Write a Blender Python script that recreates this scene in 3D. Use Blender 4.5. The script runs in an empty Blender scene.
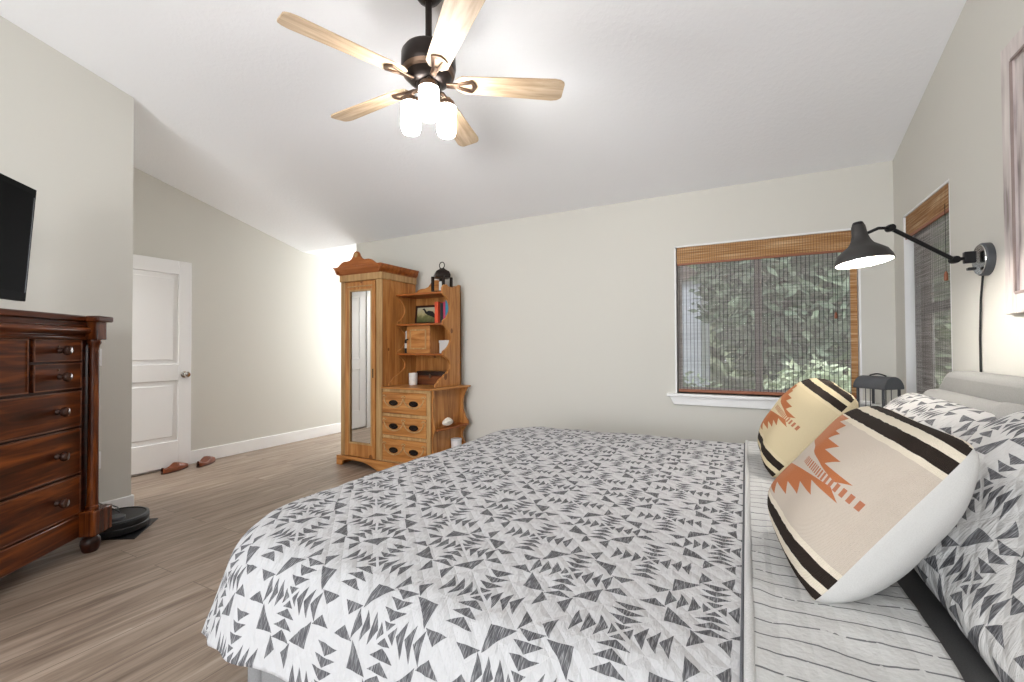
import bpy, math, random
from mathutils import Vector, Matrix, noise
from math import sin, cos, pi, radians, sqrt, atan2, hypot

# ------------------------------------------------------------------ camera, sky, area lights, exposure
S = bpy.context.scene
C = S.collection
S.view_settings.view_transform = 'Standard'
S.view_settings.look = 'None'
S.view_settings.gamma = 1.0
S.view_settings.use_curve_mapping = False
S.view_settings.exposure = 0.2
S.cycles.use_denoising = True
S.cycles.max_bounces = 16
S.cycles.diffuse_bounces = 12
S.cycles.sample_clamp_indirect = 6.0
S.cycles.caustics_reflective = False
S.cycles.caustics_refractive = False

CAM_F, CAM_H = 445.57, 1.1691
YAW, PITCH, ROLL = 0.48303, 0.01415, -0.004859
def cam_basis():
    cy, sy, cp, sp = cos(YAW), sin(YAW), cos(PITCH), sin(PITCH)
    f = Vector((-sy*cp, cy*cp, sp)); r = Vector((cy, sy, 0)); u = r.cross(f)
    c, s = cos(ROLL), sin(ROLL)
    return c*r + s*u, -s*r + c*u, f
cr, cu, cf = cam_basis()
cd = bpy.data.cameras.new('camera'); cam = bpy.data.objects.new('camera', cd); C.objects.link(cam)
cd.sensor_fit = 'HORIZONTAL'; cd.sensor_width = 36.0; cd.lens = CAM_F/1024*36.0; cd.clip_start = 0.02
m3 = Matrix((cr, cu, -cf)).transposed()
cam.matrix_world = Matrix.Translation((0, 0, CAM_H)) @ m3.to_4x4()
S.camera = cam

W = bpy.data.worlds.new('sky'); S.world = W; W.use_nodes = True
wn = W.node_tree.nodes; wl = W.node_tree.links
bgn = wn['Background']
sky = wn.new('ShaderNodeTexSky'); sky.sky_type = 'HOSEK_WILKIE'; sky.turbidity = 7.0
sky.sun_direction = Vector((0.3, -0.5, 0.8)).normalized()
hs = wn.new('ShaderNodeHueSaturation'); hs.inputs['Saturation'].default_value = 0.35
wl.new(sky.outputs[0], hs.inputs['Color']); wl.new(hs.outputs[0], bgn.inputs[0])
bgn.inputs[1].default_value = 14.0

def area(name, loc, rot, sx, sy, power, col):
    d = bpy.data.lights.new(name, 'AREA'); d.shape = 'RECTANGLE'; d.size = sx; d.size_y = sy
    d.energy = power; d.color = col
    o = bpy.data.objects.new(name, d); o.location = loc; o.rotation_euler = rot; C.objects.link(o)
    return o
# unseen fill lamp added behind the camera, and light from the bright hall
area('rear_fill', (-1.3, -3.25, 1.6), (radians(114), 0, radians(8)), 3.7, 2.4, 135, (0.95, 0.975, 1.0))
area('corridor_fill', (-4.6, .9, 2.3), (0, 0, 0),   .6, .8, 25, (1.0, 0.985, 0.96))  # added lamp, brightens the corridor seen in the wardrobe mirror
area('daylight_hall', (-4.55, 5.3, 1.5), (radians(90), 0, radians(180)), 0.85, 1.6, 45, (0.97, 0.985, 1.0))

# ------------------------------------------------------------------ materials
def lin(c):
    c = c/255.0
    return c/12.92 if c <= .04045 else ((c+.055)/1.055)**2.4
def rgb(r, g, b): return (lin(r), lin(g), lin(b), 1.0)

class G:
    def __init__(s, name, rough=.6, metal=0.0, spec=.4):
        s.m = bpy.data.materials.new(name); s.m.use_nodes = True
        s.n = s.m.node_tree.nodes; s.l = s.m.node_tree.links
        s.b = s.n['Principled BSDF']
        s.b.inputs['Roughness'].default_value = rough
        s.b.inputs['Metallic'].default_value = metal
        s.b.inputs['Specular IOR Level'].default_value = spec
    def put(s, inp, v):
        if hasattr(v, 'is_linked'): s.l.new(v, inp)
        elif isinstance(v, (int, float)) and inp.type == 'RGBA': inp.default_value = (v, v, v, 1)
        else: inp.default_value = v
    def M(s, op, a, b=0.0, c=None):
        n = s.n.new('ShaderNodeMath'); n.operation = op
        s.put(n.inputs[0], a); s.put(n.inputs[1], b)
        if c is not None: s.put(n.inputs[2], c)
        return n.outputs[0]
    def add(s, a, b): return s.M('ADD', a, b)
    def sub(s, a, b): return s.M('SUBTRACT', a, b)
    def mul(s, a, b): return s.M('MULTIPLY', a, b)
    def lt(s, a, b): return s.M('LESS_THAN', a, b)
    def gt(s, a, b): return s.M('GREATER_THAN', a, b)
    def mx(s, a, b): return s.M('MAXIMUM', a, b)
    def mn(s, a, b): return s.M('MINIMUM', a, b)
    def ab(s, a): return s.M('ABSOLUTE', a)
    def fr(s, a): return s.M('FRACT', a)
    def mix(s, f, a, b):
        n = s.n.new('ShaderNodeMix'); n.data_type = 'RGBA'
        s.put(n.inputs[0], f); s.put(n.inputs[6], a); s.put(n.inputs[7], b)
        return n.outputs[2]
    def co(s, kind='Object', scale=(1, 1, 1), rot=(0, 0, 0), loc=(0, 0, 0)):
        t = s.n.new('ShaderNodeTexCoord'); p = s.n.new('ShaderNodeMapping')
        p.inputs['Scale'].default_value = scale; p.inputs['Rotation'].default_value = rot; p.inputs['Location'].default_value = loc
        s.l.new(t.outputs[kind], p.inputs[0]); return p.outputs[0]
    def sep(s, v):
        n = s.n.new('ShaderNodeSeparateXYZ'); s.l.new(v, n.inputs[0]); return n.outputs
    def noise(s, v, scale=5.0, detail=3.0, rough=.5, dist=0.0):
        n = s.n.new('ShaderNodeTexNoise'); s.l.new(v, n.inputs['Vector'])
        n.inputs['Scale'].default_value = scale; n.inputs['Detail'].default_value = detail
        n.inputs['Roughness'].default_value = rough; n.inputs['Distortion'].default_value = dist
        return n.outputs['Fac']
    def ramp(s, f, stops):
        n = s.n.new('ShaderNodeValToRGB'); e = n.color_ramp.elements
        while len(e) < len(stops): e.new(.5)
        for i, (p, c) in enumerate(stops): e[i].position = p; e[i].color = c
        s.l.new(f, n.inputs[0]); return n.outputs[0]
    def bump(s, h, strength=.3, dist=.01):
        n = s.n.new('ShaderNodeBump'); n.inputs['Strength'].default_value = strength; n.inputs['Distance'].default_value = dist
        s.put(n.inputs['Height'], h); s.l.new(n.outputs[0], s.b.inputs['Normal'])
    def color(s, c): s.put(s.b.inputs['Base Color'], c); return s
    def done(s): return s.m

def plain(name, c, rough=.6, metal=0.0, var=.06, scale=30, bump=0.0):
    g = G(name, rough, metal)
    v = g.co(); n = g.noise(v, scale, 3)
    d = tuple(max(0, x*(1-var)) for x in c[:3])+(1,); l = tuple(min(1, x*(1+var)) for x in c[:3])+(1,)
    g.color(g.ramp(n, [(.3, d), (.7, l)]))
    if bump: g.bump(n, bump, .004)
    return g.done()

def wood(name, dark, mid, light, axis='x', rough=.4, scale=1.0, knots=None, spec=.4):
    g = G(name, rough, spec=spec)
    sc = {'x': (1.2, 14, 14), 'y': (14, 1.2, 14), 'z': (14, 14, 1.2)}[axis]
    v = g.co('Object', tuple(q*scale for q in sc))
    n1 = g.noise(v, 1.6, 5, .6, .8)
    c = g.ramp(n1, [(.32, dark), (.5, mid), (.69, light)])
    if knots:
        vv = g.co('Object', (1, 1, .75) if axis == 'z' else (.75, 1, 1))
        vo = g.n.new('ShaderNodeTexVoronoi'); vo.inputs['Scale'].default_value = 4.2; g.l.new(vv, vo.inputs['Vector'])
        k = g.lt(vo.outputs['Distance'], .12)
        c = g.mix(g.mul(k, .8), c, knots)
    g.color(c); g.bump(n1, .08, .002)
    return g.done()

def emit(name, c, strength):
    g = G(name); g.color((.9, .9, .88, 1)); g.b.inputs['Emission Color'].default_value = c
    g.b.inputs['Emission Strength'].default_value = strength
    return g.done()

def paint_mat(name, c, bump=.12, scale=160, dist=.002, rough=.85):
    g = G(name, rough, spec=.25); v = g.co(); n = g.noise(v, scale, 2)
    n2 = g.noise(v, 1.3, 2)
    g.color(g.mix(g.mul(n2, .12), c, tuple(x*.94 for x in c[:3])+(1,)))
    g.bump(n, bump, dist); return g.done()

M = {}
M['wall'] = paint_mat('wall_paint', rgb(207, 205, 198))
def ceil_mat():
    g = G('ceiling_knockdown', .9, spec=.2); v = g.co(); n = g.noise(v, 38, 4, .6)
    h = g.ramp(n, [(.45, (0, 0, 0, 1)), (.6, (1, 1, 1, 1))])
    g.color(rgb(244, 245, 248)); g.bump(h, .17, .003); return g.done()
M['ceiling'] = ceil_mat()
M['trim'] = paint_mat('white_trim_paint', rgb(236, 236, 236), .03, 80, .001, .45)
M['door_white'] = paint_mat('white_door_paint', rgb(234, 234, 235), .03, 80, .001, .5)

def floor_mat():
    g = G('laminate_planks', .42, spec=.35)
    v = g.co('Object', (1, 1, 1), (0, 0, radians(90)))
    br = g.n.new('ShaderNodeTexBrick'); g.l.new(v, br.inputs['Vector'])
    br.offset = .37; br.inputs['Scale'].default_value = 1.0
    br.inputs['Brick Width'].default_value = 1.25; br.inputs['Row Height'].default_value = .19
    br.inputs['Mortar Size'].default_value = .0018; br.inputs['Mortar Smooth'].default_value = .2
    br.inputs['Color1'].default_value = (0, 0, 0, 1); br.inputs['Color2'].default_value = (1, 1, 1, 1); br.inputs['Mortar'].default_value = (.5, .5, .5, 1)
    tone = g.sep(br.outputs['Color'])[0]
    gv = g.co('Object', (16, 1.3, 1)); sv = g.n.new('ShaderNodeVectorMath'); sv.operation = 'ADD'
    g.l.new(gv, sv.inputs[0]); cb = g.n.new('ShaderNodeCombineXYZ'); g.l.new(g.mul(tone, 37.0), cb.inputs[0]); g.l.new(g.mul(tone, 11.0), cb.inputs[1]); g.l.new(cb.outputs[0], sv.inputs[1])
    n = g.noise(sv.outputs[0], 1.3, 6, .62, 1.0)
    c = g.ramp(n, [(.28, rgb(92, 78, 66)), (.45, rgb(136, 120, 106)), (.6, rgb(160, 144, 129)), (.78, rgb(190, 174, 159))])
    c = g.mix(g.mul(tone, .30), c, rgb(138, 119, 106))
    vo = g.noise(sv.outputs[0], .55, 2)
    c = g.mix(g.mul(g.gt(vo, .63), .25), c, rgb(105, 86, 74))
    c = g.mix(g.mul(br.outputs['Fac'], .75), c, rgb(84, 70, 62))
    g.color(c); g.bump(g.sub(n, br.outputs['Fac']), .12, .002); return g.done()
M['floor'] = floor_mat()

MAH = (rgb(34, 13, 6), rgb(78, 35, 13), rgb(140, 74, 30))
M['mahogany'] = wood('mahogany_horizontal', *MAH, axis='x', rough=.28, scale=.8)
M['mahogany_v'] = wood('mahogany_vertical', *MAH, axis='z', rough=.25, scale=.8)
M['mahogany_dark'] = wood('dark_mahogany', rgb(20, 8, 5), rgb(46, 18, 10), rgb(70, 30, 16), axis='x', rough=.3)
PIN = (rgb(142, 88, 42), rgb(176, 118, 62), rgb(196, 142, 84))
M['pine_v'] = wood('pine_vertical', *PIN, axis='z', rough=.42, knots=rgb(96, 48, 16))
M['pine_h'] = wood('pine_horizontal', *PIN, axis='x', rough=.42)
M['pine_y'] = wood('pine_depthwise', *PIN, axis='y', rough=.42)
M['pine_red'] = wood('reddish_pine', rgb(120, 62, 24), rgb(150, 84, 36), rgb(172, 104, 50), axis='x', rough=.4)
M['pine_pale'] = wood('limed_pine', rgb(152, 116, 74), rgb(174, 138, 92), rgb(192, 158, 110), axis='z', rough=.5)
M['pine_dark'] = wood('dark_pine', rgb(70, 34, 14), rgb(100, 52, 22), rgb(120, 66, 30), axis='x', rough=.45)
M['oak'] = wood('pale_oak_blade', rgb(170, 145, 116), rgb(198, 174, 146), rgb(216, 196, 170), axis='x', rough=.5, scale=1.3)
M['bronze'] = plain('oil_rubbed_bronze', rgb(44, 37, 34), .35, .7)
M['bronze_light'] = plain('brushed_bronze', rgb(106, 86, 72), .32, .9)
M['nickel'] = plain('satin_nickel', rgb(150, 146, 142), .25, 1.0)
M['chrome'] = plain('polished_nickel', rgb(205, 203, 200), .12, 1.0, .02)
M['black_metal'] = plain('black_metal', rgb(26, 26, 28), .4, .5)
M['black_plastic'] = plain('black_plastic', rgb(16, 17, 19), .5, 0, .1)
M['dark_grey'] = plain('dark_grey_metal', rgb(82, 84, 88), .45, .4)
M['screen'] = plain('black_screen', rgb(5, 5, 6), .55, 0, .02); M['tv_black'] = plain('matte_black_bezel', rgb(7, 7, 8), .6, 0, .02); M['tv_black'].node_tree.nodes['Principled BSDF'].inputs['Specular IOR Level'].default_value = .05; M['screen'].node_tree.nodes['Principled BSDF'].inputs['Specular IOR Level'].default_value = .03
def mirror_mat():
    g = G('mirror_glass', .02, 1.0); g.color((.86, .87, .87, 1)); return g.done()
M['mirror'] = mirror_mat()
def glass_mat():
    g = G('window_glass', .0); g.color((1, 1, 1, 1)); g.b.inputs['Transmission Weight'].default_value = 1.0; g.b.inputs['IOR'].default_value = 1.02
    return g.done()
M['glass'] = glass_mat()
M['shade_glass'] = emit('lit_frosted_glass', (1.0, .985, .96, 1), 62.0)
M['bulb'] = emit('lit_bulb', (1.0, .95, .88, 1), 330.0)

def fabric(name, c, scale=420, bump=.25, var=.12):
    g = G(name, .9, spec=.15); v = g.co(); n = g.noise(v, scale, 2); n2 = g.noise(v, 8, 3)
    d = tuple(x*(1-var) for x in c[:3])+(1,); l = tuple(min(1, x*(1+var)) for x in c[:3])+(1,)
    g.color(g.mix(g.mul(n2, .25), g.ramp(n, [(.3, d), (.7, l)]), d)); g.bump(n, bump, .002); return g.done()
M['grey_linen'] = fabric('grey_linen_upholstery', rgb(150, 149, 147))
M['charcoal_sheet'] = fabric('charcoal_sheet', rgb(88, 87, 87))
M['cream_cloth'] = fabric('cream_cloth', rgb(212, 197, 162))
M['white_cloth'] = fabric('white_cotton_back', rgb(206, 205, 203), var=.04); M['binding'] = fabric('quilt_binding', rgb(194, 194, 194)); M['grey_piping'] = fabric('grey_piping', rgb(104, 104, 108))
M['skirt'] = fabric('light_grey_linen', rgb(138, 138, 139))

def geese_mask(g, x, y):
    """Flying-geese star lattice: x, y in metres."""
    p = g.M('PINGPONG', g.mul(x, 1/.1575), 1.0); q = g.M('PINGPONG', g.mul(y, 1/.1575), 1.0)
    m = g.mx(p, q); n = g.mn(p, q)
    k = g.fr(g.mul(m, 1/.155)); kk = g.mul(k, 1/.90)
    a = g.mul(g.mul(g.lt(n, g.mul(kk, .205)), g.lt(kk, 1.0)), g.mul(g.mul(g.gt(m, .04), g.gt(g.sub(m, n), .035)), g.lt(m, .619)))
    w = g.sub(1.0, n); d = g.sub(1.0, m)
    k2 = g.fr(g.mul(w, 1/.155)); kk2 = g.mul(k2, 1/.90)
    b = g.mul(g.mul(g.lt(d, g.mul(kk2, .205)), g.lt(kk2, 1.0)), g.mul(g.mul(g.gt(w, .04), g.gt(g.sub(w, d), .035)), g.lt(w, .619)))
    big = g.mul(g.gt(n, .44), g.lt(g.add(m, n), 1.235))
    sm = g.mul(g.gt(m, .77), g.lt(g.sub(m, .77), g.mul(.93, g.sub(.175, g.ab(g.sub(n, .25))))))
    return g.mx(g.mx(a, b), g.mx(big, sm))

def quilt_mat(name, white=rgb(190, 190, 192), off=(.222, -.868)):
    g = G(name, .92, spec=.1)
    uv = g.co('UV'); ux, uy, _ = g.sep(uv)
    wob = g.noise(uv, 14, 2); wob2 = g.noise(uv, 12, 2, .5, .4)
    x = g.add(g.add(ux, off[0]), g.mul(g.sub(wob, .5), .016)); y = g.add(g.add(uy, off[1]), g.mul(g.sub(wob2, .5), .016))
    mk = geese_mask(g, x, y)
    st = g.noise(g.co('UV', (420, 36, 1), (0, 0, radians(12))), 1.0, 2)
    dk = g.ramp(st, [(.3, rgb(66, 66, 70)), (.52, rgb(98, 98, 101)), (.72, rgb(158, 158, 160))])
    wn_ = g.noise(uv, 240, 2)
    wh = g.mix(g.mul(wn_, .25), white, tuple(c*.8 for c in white[:3])+(1,))
    g.color(g.mix(mk, wh, dk))
    # quilting: stitched diagonal lines and crinkle
    dg = g.M('PINGPONG', g.mul(g.add(ux, uy), 1/.055), .5); dg2 = g.M('PINGPONG', g.mul(g.sub(ux, uy), 1/.11), .5)
    ln = g.mn(g.mn(g.mul(dg, 3.0), 1.0), g.mn(g.mul(dg2, 5.0), 1.0))
    cr_ = g.noise(g.co('UV', (60, 20, 1), (0, 0, radians(35))), 1.0, 3, .55, .6)
    g.bump(g.add(g.mul(ln, .7), g.mul(cr_, 1.9)), .62, .007)
    return g.done()
M['quilt'] = quilt_mat('geese_pattern_quilt')
M['sham'] = quilt_mat('geese_pattern_sham', rgb(194, 193, 192), (0, 0))

def stitched_mat():
    g = G('running_stitch_cotton', .92, spec=.1)
    uv = g.co('UV'); ux, uy, _ = g.sep(uv)
    wv = g.noise(g.co('UV', (7, 2.5, 1)), 1.0, 3)
    f = g.fr(g.add(g.mul(uy, 1/.052), g.mul(g.sub(wv, .5), 1.1)))
    ln = g.lt(g.ab(g.sub(f, .5)), .042)
    brk = g.gt(g.noise(g.co('UV', (42, 30, 1)), 1.0, 2), .37)
    nn = g.noise(uv, 90, 3)
    g.color(g.mix(g.mul(g.mul(ln, brk), .85), rgb(194, 194, 193), rgb(84, 84, 88)))
    qa = g.M('PINGPONG', g.mul(uy, 1/.052), .5)
    qb = g.M('PINGPONG', g.mul(ux, 1/.05), .5)
    g.bump(g.add(g.add(g.mul(ln, -.7), g.mul(g.mn(g.mul(qb, 4), 1.0), .5)), g.mul(nn, .8)), .6, .006)
    return g.done()
M['stitched'] = stitched_mat()

def kilim_mat(name, base, cream):
    g = G(name, .95, spec=.1)
    uv = g.co('UV'); u, v, _ = g.sep(uv)                 # -1..1 each way
    nz = g.noise(g.co('UV', (1, 1, 1)), 130, 2)
    av = g.ab(v)
    qv = g.mul(g.M('FLOOR', g.mul(av, 9.0)), 1/9.0)      # stair steps
    saw = g.fr(g.mul(av, 9.0))
    right = g.add(g.sub(.64, g.mul(qv, 1.95)), g.mul(saw, .16))
    inner = g.sub(.12, g.mul(u, .13))
    arm = g.mul(g.mul(g.gt(av, inner), g.lt(u, right)), g.mul(g.gt(u, -.93), g.lt(av, .64)))
    rung = g.lt(g.fr(g.mul(u, 17.0)), .55)
    lad = g.mul(g.mul(g.lt(av, .045), rung), g.mul(g.gt(u, -.1), g.lt(u, .93)))
    fade = g.add(.72, g.mul(g.add(u, .9), .35))
    orange = g.mix(nz, rgb(188, 122, 84), rgb(150, 84, 48))
    vv = g.add(v, g.mul(g.sub(g.noise(uv, 9, 2), .5), .03))
    avv = g.ab(vv)
    s1 = g.mul(g.gt(avv, .66), g.lt(avv, .795)); s2 = g.mul(g.gt(avv, .885), g.lt(avv, .985))
    stripe = g.mx(s1, s2)
    body = g.mix(g.gt(avv, .60), base, cream)
    wv = g.mul(g.M('SINE', g.mul(u, 420.0)), g.M('SINE', g.mul(v, 420.0)))
    body = g.mix(g.mul(g.noise(g.co('UV', (1, 1, 1)), 95, 2), .35), body, tuple(c*.72 for c in base[:3])+(1,))
    c = g.mix(g.mn(g.mul(arm, fade), 1.0), body, orange)
    c = g.mix(lad, c, rgb(168, 108, 82))
    c = g.mix(stripe, c, rgb(44, 37, 33))
    g.color(c); g.bump(g.add(g.mul(wv, .35), g.mul(nz, .8)), .5, .004)
    return g.done()
M['kilim'] = kilim_mat('handwoven_kilim', rgb(190, 178, 165), rgb(216, 206, 188))
M['kilim_cream'] = kilim_mat('handwoven_cream_kilim', rgb(208, 192, 158), rgb(214, 199, 166))

def reed_mat(name, a, b, c, tl=0.0):
    g = G(name, .6, spec=.3)
    n = g.noise(g.co('Object', (3, 3, 170)), 1.0, 3)
    col = g.ramp(n, [(.3, a), (.5, b), (.72, c)]); g.color(col)
    tr = g.n.new('ShaderNodeBsdfTranslucent'); g.l.new(col, tr.inputs['Color'])
    ms = g.n.new('ShaderNodeMixShader'); ms.inputs[0].default_value = tl
    g.l.new(g.b.outputs[0], ms.inputs[1]); g.l.new(tr.outputs[0], ms.inputs[2])
    g.l.new(ms.outputs[0], g.n['Material Output'].inputs['Surface']); return g.done()
M['reed_tan'] = reed_mat('tan_bamboo', rgb(142, 96, 54), rgb(182, 134, 84), rgb(224, 194, 154), .15)  # palest streaks paint in light leaking between the valance slats
M['reed_grey'] = reed_mat('weathered_reed', rgb(140, 134, 130), rgb(176, 171, 168), rgb(206, 202, 198))
M['thread'] = plain('dark_blind_thread', rgb(36, 36, 42), .8)
M['rail_wood'] = plain('reddish_blind_rail', rgb(140, 84, 58), .5)
M['frame_bronze'] = plain('bronze_window_frame', rgb(92, 78, 70), .5, .2)

# ------------------------------------------------------------------ mesh builder
class MB:
    def __init__(s): s.v = []; s.f = []; s.uv = []; s.hasuv = False
    def box(s, x0, x1, y0, y1, z0, z1):
        b = len(s.v)
        s.v += [(x0, y0, z0), (x1, y0, z0), (x1, y1, z0), (x0, y1, z0), (x0, y0, z1), (x1, y0, z1), (x1, y1, z1), (x0, y1, z1)]
        for q in ((0, 3, 2, 1), (4, 5, 6, 7), (0, 1, 5, 4), (1, 2, 6, 5), (2, 3, 7, 6), (3, 0, 4, 7)): s.f.append(tuple(b+i for i in q))
        return s
    def prism(s, poly, fn, d0, d1):
        """poly: 2-D outline; fn(a, b, d) -> point; extruded from d0 to d1."""
        b = len(s.v); n = len(poly)
        s.v += [fn(p[0], p[1], d0) for p in poly] + [fn(p[0], p[1], d1) for p in poly]
        s.f.append(tuple(b+i for i in range(n))[::-1]); s.f.append(tuple(b+n+i for i in range(n)))
        for i in range(n):
            j = (i+1) % n; s.f.append((b+i, b+j, b+n+j, b+n+i))
        return s
    def lathe(s, prof, org=(0, 0, 0), axis=(0, 0, 1), n=28, cap=True):
        """prof: list of (r, h) along the axis."""
        ax = Vector(axis).normalized(); t = Vector((1, 0, 0)) if abs(ax.x) < .9 else Vector((0, 1, 0))
        e1 = ax.cross(t).normalized(); e2 = ax.cross(e1); o = Vector(org); b = len(s.v)
        for r, h in prof:
            for k in range(n):
                a = 2*pi*k/n; s.v.append(tuple(o + ax*h + e1*(r*cos(a)) + e2*(r*sin(a))))
        for i in range(len(prof)-1):
            for k in range(n):
                k2 = (k+1) % n; s.f.append((b+i*n+k, b+i*n+k2, b+(i+1)*n+k2, b+(i+1)*n+k))
        if cap:
            if prof[0][0] > 1e-5: s.f.append(tuple(b+k for k in range(n))[::-1])
            if prof[-1][0] > 1e-5: s.f.append(tuple(b+(len(prof)-1)*n+k for k in range(n)))
        return s
    def tube(s, pts, r, n=10, cap=True):
        P = [Vector(p) for p in pts]; b = len(s.v); up = None
        rr = r if isinstance(r, (list, tuple)) else [r]*len(P)
        for i, p in enumerate(P):
            t = (P[min(i+1, len(P)-1)] - P[max(i-1, 0)]).normalized()
            if up is None:
                up = Vector((0, 0, 1)) if abs(t.z) < .9 else Vector((1, 0, 0))
            e1 = (up - t*up.dot(t)).normalized(); up = e1; e2 = t.cross(e1)
            for k in range(n):
                a = 2*pi*k/n; s.v.append(tuple(p + e1*(rr[i]*cos(a)) + e2*(rr[i]*sin(a))))
        for i in range(len(P)-1):
            for k in range(n):
                k2 = (k+1) % n; s.f.append((b+i*n+k, b+i*n+k2, b+(i+1)*n+k2, b+(i+1)*n+k))
        if cap: s.f.append(tuple(b+k for k in range(n))[::-1]); s.f.append(tuple(b+(len(P)-1)*n+k for k in range(n)))
        return s
    def grid(s, fn, nu, nv, uvfn=None, flip=False):
        b = len(s.v)
        for i in range(nu+1):
            for j in range(nv+1): s.v.append(tuple(fn(i/nu, j/nv)))
        if uvfn: s.hasuv = True
        for i in range(nu):
            for j in range(nv):
                q = [(i, j), (i+1, j), (i+1, j+1), (i, j+1)]
                if flip: q = q[::-1]
                s.f.append(tuple(b+a*(nv+1)+c for a, c in q))
                if uvfn: s.uv.append([uvfn(a/nu, c/nv) for a, c in q])
        return s
    def xform(s, m, start=0):
        for i in range(start, len(s.v)): s.v[i] = tuple(m @ Vector(s.v[i]))
        return s

def obj(name, mb, mat=None, parent=None, bevel=0.0, smooth=None, world=True, seg=2, solid=0.0, kind=None):
    me = bpy.data.meshes.new(name)
    vs = mb.v
    if parent is not None and world:
        inv = WM[parent.name].inverted(); vs = [tuple(inv @ Vector(p)) for p in vs]
    me.from_pydata(vs, [], mb.f)
    if mb.hasuv:
        ul = me.uv_layers.new(name='UVMap'); k = 0
        for fi, face in enumerate(mb.uv):
            for c in face: ul.data[k].uv = c; k += 1
    me.update()
    import bmesh
    bm = bmesh.new(); bm.from_mesh(me); bmesh.ops.recalc_face_normals(bm, faces=bm.faces[:]) if not mb.hasuv else None; bm.to_mesh(me); bm.free()
    if smooth is not None:
        for p in me.polygons: p.use_smooth = True
        if smooth < 180: me.set_sharp_from_angle(angle=radians(smooth))
    if mat is not None: me.materials.append(mat)
    o = bpy.data.objects.new(name, me); C.objects.link(o)
    if parent is not None: o.parent = parent
    if solid:
        md = o.modifiers.new('thickness', 'SOLIDIFY'); md.thickness = solid; md.offset = -1
    if bevel:
        md = o.modifiers.new('bevel', 'BEVEL'); md.width = bevel; md.segments = seg; md.limit_method = 'ANGLE'; md.angle_limit = radians(40)
        if smooth is None:
            for p in me.polygons: p.use_smooth = True
            me.set_sharp_from_angle(angle=radians(40))
    if kind: o['kind'] = kind
    WM[o.name] = (WM[parent.name] if parent is not None else Matrix.Identity(4))
    return o
WM = {}
def thing(name, label, cat, loc=(0, 0, 0), rotz=0.0, group=None):
    o = bpy.data.objects.new(name, None); C.objects.link(o); o.empty_display_size = .1
    o.location = loc; o.rotation_euler = (0, 0, rotz); o['label'] = label; o['category'] = cat
    if group: o['group'] = group
    WM[o.name] = Matrix.Translation(loc) @ Matrix.Rotation(rotz, 4, 'Z')
    return o
def tag(o, label, cat, group=None):
    o['label'] = label; o['category'] = cat
    if group: o['group'] = group
    return o
def struct(name, mb, mat, bevel=0.0, parent=None, smooth=None):
    o = obj(name, mb, mat, parent, bevel, smooth)
    if parent is None: o['kind'] = 'structure'
    return o
def box(*a): return MB().box(*a)
def rbox(x0, x1, y0, y1, z0, z1): return MB().box(x0, x1, y0, y1, z0, z1)
XZ = lambda a, b, d: (a, d, b)       # outline in x-z, depth along y
YZ = lambda a, b, d: (d, a, b)       # outline in y-z, depth along x
XY = lambda a, b, d: (a, b, d)

# ------------------------------------------------------------------ room shell
YB, XR, XD, XT, XL, YT = 3.794, 0.881, -5.01, -3.88, -4.06, 1.558
ZC, SL = 2.4007, 0.2577
YREAR = -3.2
cz = lambda y: ZC + SL*(YB - y)
T = .14
struct('floor', box(XD-.15, XR+.15, YREAR-.3, 6.2, -.08, 0), M['floor'])
struct('ceiling', MB().prism([(YREAR-.15, cz(YREAR-.15)), (YB, ZC), (YB, ZC+.12), (YREAR-.15, cz(YREAR-.15)+.12)], YZ, XD-.15, XR+.15), M['ceiling'])
struct('ceiling_hall', box(XD-.15, XL+T, YB+.001, 6.2, ZC, ZC+.12), M['ceiling'])
# back wall with the wide window opening
WX0, WX1, WZ0, WZ1 = -.505, .700, .795, 1.978
wb = MB()
for a in ((XL, WX0, 0, ZC), (WX1, XR+T, 0, ZC), (WX0, WX1, 0, WZ0), (WX0, WX1, WZ1, ZC)): wb.box(a[0], a[1], YB, YB+T, a[2], a[3])
struct('wall_back', wb, M['wall'])
# right wall with the narrow window opening
RY0, RY1, RZ0, RZ1 = 2.885, 3.60, .795, 1.978
wr = MB()
for y0, y1, z0, z1 in ((RY1, YB+T, 0, None), (RY0, RY1, 0, RZ0), (RY0, RY1, RZ1, None), (YREAR, RY0, 0, None)):
    if z1 is None: wr.prism([(y0, z0), (y1, z0), (y1, cz(y1)), (y0, cz(y0))], YZ, XR, XR+T)
    else: wr.box(XR, XR+T, y0, y1, z0, z1)
struct('wall_right', wr, M['wall'])
struct('wall_door', MB().prism([(-1.0, 0), (YB, 0), (6.2, 0), (6.2, ZC), (YB, ZC), (-1.0, cz(-1.0))], YZ, XD-.12, XD), M['wall'])
struct('wall_left', MB().prism([(YREAR, 0), (YT, 0), (YT, cz(YT)), (YREAR, cz(YREAR))], YZ, XT-.12, XT), M['wall'])
# entry wall beside the door (with the doorway) and hall walls
we = MB(); we.box(XT-.36, XT-.12, YT-.12, YT, 0, cz(YT)); we.box(XD, XD+.06, YT-.12, YT, 0, cz(YT)); we.box(XD+.06, XT-.36, YT-.12, YT, 2.05, cz(YT))
struct('wall_entry', we, M['wall'])
struct('wall_corridor', box(XD, XT-.12, .2, .3, 0, 2.9), M['wall'])
struct('wall_hall', box(XL, XL+T, YB+T, 6.2, 0, ZC), M['wall'])
# rear wall behind the camera, with a wide opening added for the fill lamp
wq = MB()
for x0, x1, z0, z1 in ((XT, -3.2, 0, cz(YREAR)), (.6, XR+T, 0, cz(YREAR)), (-3.2, .6, 2.5, cz(YREAR)), (-3.2, .6, 0, .12)): wq.box(x0, x1, YREAR-.12, YREAR, z0, z1)
struct('wall_rear', wq, M['wall'])
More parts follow.
